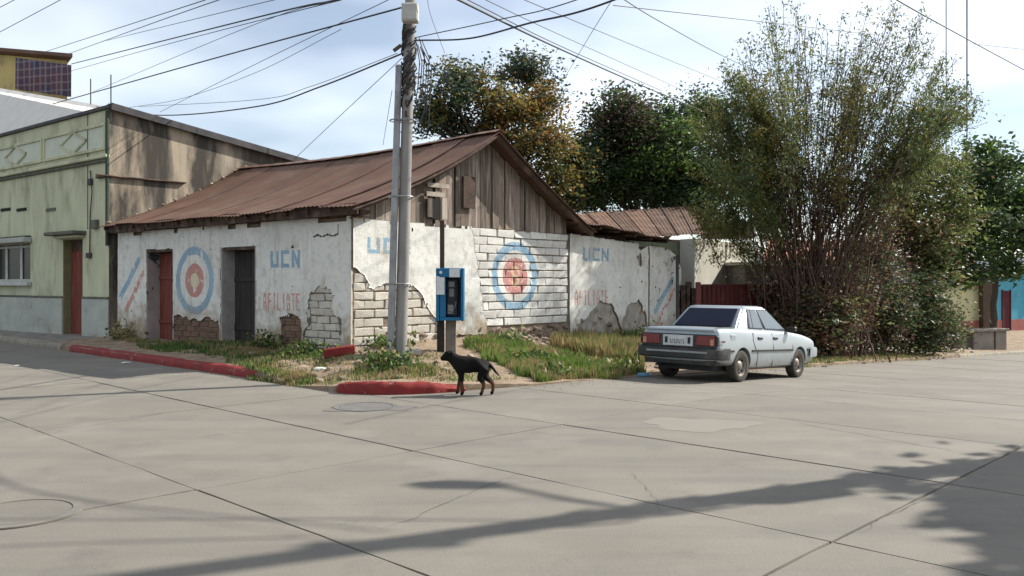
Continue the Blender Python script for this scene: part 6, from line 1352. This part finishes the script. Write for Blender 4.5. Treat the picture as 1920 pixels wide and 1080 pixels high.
# ------------------------------------------------------------------ loose things on the verge and road
M['litter'] = surf('white litter plastic', (0.62, 0.62, 0.60), (0.5, 0.5, 0.48), 6, .6, .1)
def crumple(name, label, x, y, s, mat, cat, seed, flat=.35):
    rr = random.Random(seed); bm = bmesh.new(); bmesh.ops.create_icosphere(bm, subdivisions=2, radius=.5)
    for v in bm.verts: v.co = v.co * rr.uniform(.75, 1.2); v.co.z *= flat
    m_ = bpy.data.meshes.new(name); bm.to_mesh(m_); bm.free(); m_.materials.append(mat); o = link_mesh(name, m_, None, (x, y, gz(x, y) + s * flat * .35)); o.scale = (s * 1.5, s, s); o.rotation_euler[2] = rr.uniform(0, 3); tag(o, label, cat)
crumple('plastic_litter', 'white plastic litter on the dry verge left of the pole', *G(600, 686, 1.40), .16, M['litter'], 'litter', 1)
crumple('plastic_litter', 'white paper scrap on the shaded road beside the red kerb', *G(236, 681, 1.6), .16, M['litter'], 'litter', 2, .2)
crumple('plastic_litter', 'small white scrap on the sunlit road at far left', *G(32, 686, 1.6), .10, M['litter'], 'litter', 3, .2)
crumple('plastic_litter', 'left white bag in the dry grass near the car', *G(1106, 686, 1.62), .20, M['litter'], 'litter', 4)
crumple('plastic_litter', 'right white bag in the dry grass near the car', *G(1142, 688, 1.62), .20, M['litter'], 'litter', 5)
crumple('plastic_litter', 'dark rubbish bag between the two white bags', *G(1124, 684, 1.6), .30, M['black'], 'litter', 6, .5)
x, y = G(636, 664, 1.30); mb = MB(); z = gz(x, y); mb.box((x, y, z + .10), (.62, .16, .17), [(.82, .42, .12), (-.45, .88, 0), (-.1, 0, .99)]); tag(mb.build('broken_kerb_piece', M['kerb_red'], origin=(x, y, z), bevel=.02), 'broken red painted kerb piece lying on the verge', 'kerb piece')
x, y = G(772, 664, 1.30); mb = MB(); z = gz(x, y); mb.box((x, y, z + .07), (.34, .26, .10), [(.98, .2, 0), (-.2, .98, 0), (0, 0, 1)]); tag(mb.build('pale_slab', M['conc_pale'], origin=(x, y, z), bevel=.015), 'pale concrete slab piece lying right of the pole foot', 'slab')
bx_, by_ = G(1207, 712, 1.76); bt = thing('plastic_bottle', (bx_, by_, float(R(bx_, by_)) + .045), 'pale blue plastic bottle lying by the car rear bumper', 'bottle'); bt.rotation_euler = (0, math.pi / 2, .5)
M['pet'] = surf('pale blue plastic', (0.10, 0.26, 0.42), (0.14, 0.30, 0.45), 6, .2, 0, spec=.5)
mb = MB(); mb.tube([(0, 0, z_) for z_ in (-.13, -.125, .06, .10, .13)], [.03, .042, .042, .025, .014], 12); mb.build('bottle_body', M['pet'], bt, local=True, sm=50); mb = MB(); mb.cyl((0, 0, .131), (0, 0, .155), .016, n=10); mb.build('cap', M['litter'], bt, local=True)
# rubble on the slope under the brick wall and round the pole
k = 0
names = []
def loose(n, fn, smin, smax, group, lab):
    for i in range(n):
        x, y = fn(); s = random.uniform(smin, smax); o = stone((x, y, gz(x, y) + s * .12), s); tag(o, lab, 'stone', group)
loose(60, lambda: wr(random.uniform(4.2, 7.6)) + NR * abs(random.gauss(.15, .5)), .07, .24, 'rubble below the brick wall', 'loose rubble stone on the earth slope below the bare brick wall')
loose(46, lambda: (random.uniform(-3.3, -.7), random.uniform(13.0, 16.2)), .04, .16, 'small stones round the utility pole', 'small stone on the dry earth round the utility pole')
loose(26, lambda: kr(random.uniform(2.6, 9)) + INN * random.uniform(.3, 2.0), .06, .18, 'stones beside the car', 'small stone in the dry grass beside the silver car')
loose(24, lambda: kr(random.uniform(8.5, 22)) + INN * random.uniform(-.25, .5), .05, .14, 'stones along the thicket edge', 'small stone at the road edge along the thicket')

# ------------------------------------------------------------------ wear on the road: cracks, a repair patch, grit
def crack(p0, p1, seed, w=.007):
    rr = random.Random(seed); a, b = np.array(p0), np.array(p1); L = np.linalg.norm(b - a); n = int(L / .09); d = (b - a) / L; nn = np.array([-d[1], d[0]]); off = 0; L_ = []; R_ = []
    for k in range(n + 1):
        off += rr.uniform(-.03, .03); off *= .97; p = lerp(a, b, k / n) + nn * off; ww = w * rr.uniform(.4, 1.3) * min(1, k / 3, (n - k) / 3 + .1); z = float(R(*p)) + .0045
        L_.append((*(p + nn * ww), z)); R_.append((*(p - nn * ww), z))
    MB().add(L_ + R_, [(k, k + 1, n + 2 + k, n + 1 + k) for k in range(n)]).build('crack', M['joint'], road)
def Gp(px, py): d = 1.6 * F / (py - HOR); return ((px - 960) / F * d, d)
crack(Gp(1180, 880), Gp(1250, 960), 1, .0022); crack(Gp(700, 995), Gp(1000, 885), 3, .003); crack(Gp(60, 820), Gp(330, 770), 5, .004); crack(Gp(1480, 790), Gp(1800, 850), 6, .004); crack(Gp(1600, 1000), Gp(1700, 930), 8, .003)
def stain(px, py, rx, ry, mat, name, seed):
    rng = np.random.default_rng(seed); c = np.array(Gp(px, py)); pts = []
    for k in range(40):
        w = k / 40 * 2 * math.pi; r = 1 + .18 * math.sin(3 * w + seed) + .10 * math.sin(7 * w) + rng.normal() * .03; p = c + np.array([rx * math.cos(w), ry * math.sin(w)]) * r; pts.append((*p, float(R(*p)) + .0042))
    MB().add(pts, [tuple(range(40))]).build(name, mat, road)
stain(1310, 796, .62, .45, surf('pale repair mortar', (0.203, 0.187, 0.159), (0.185, 0.170, 0.145), 3, .9, .3), 'repair_patch', 1)
stain(690, 764, .55, .38, surf('old oil stain', (0.125, 0.118, 0.106), (0.15, 0.14, 0.125), 3, .7, .2), 'oil_stain', 2)
rng = np.random.default_rng(77); gp = []
for k in range(700):
    if k < 350: p = kl(rng.uniform(-1.0, 9)) + np.array([.725 * 0 - .689, -.725]) * -1 * 0 + NL * (.03 + abs(rng.normal()) * .25)
    elif k < 560: p = kr(rng.uniform(-.5, 8)) - INN * (abs(rng.normal()) * .35)
    else: p = np.array([rng.uniform(-3.6, -2.4), rng.uniform(12.3, 13.3)]) + rng.normal(size=2) * .25
    gp.append((p[0], p[1], float(R(*p)) + .006, rng.uniform(.005, .014)))
gm = MB()
for x, y, z, s_ in gp: gm.add([(x - s_, y, z - .01), (x + s_ * .5, y - s_, z - .01), (x + s_ * .6, y + s_ * .8, z - .01), (x, y, z + s_)], [(0, 1, 3), (1, 2, 3), (2, 0, 3)])
tag(gm.build('gravel', surf('road grit', (0.34, 0.30, 0.25), (0.24, 0.21, 0.17), 8), origin=(0, 13, 0)), 'scattered grit along the road edge', 'gravel', kind='stuff')
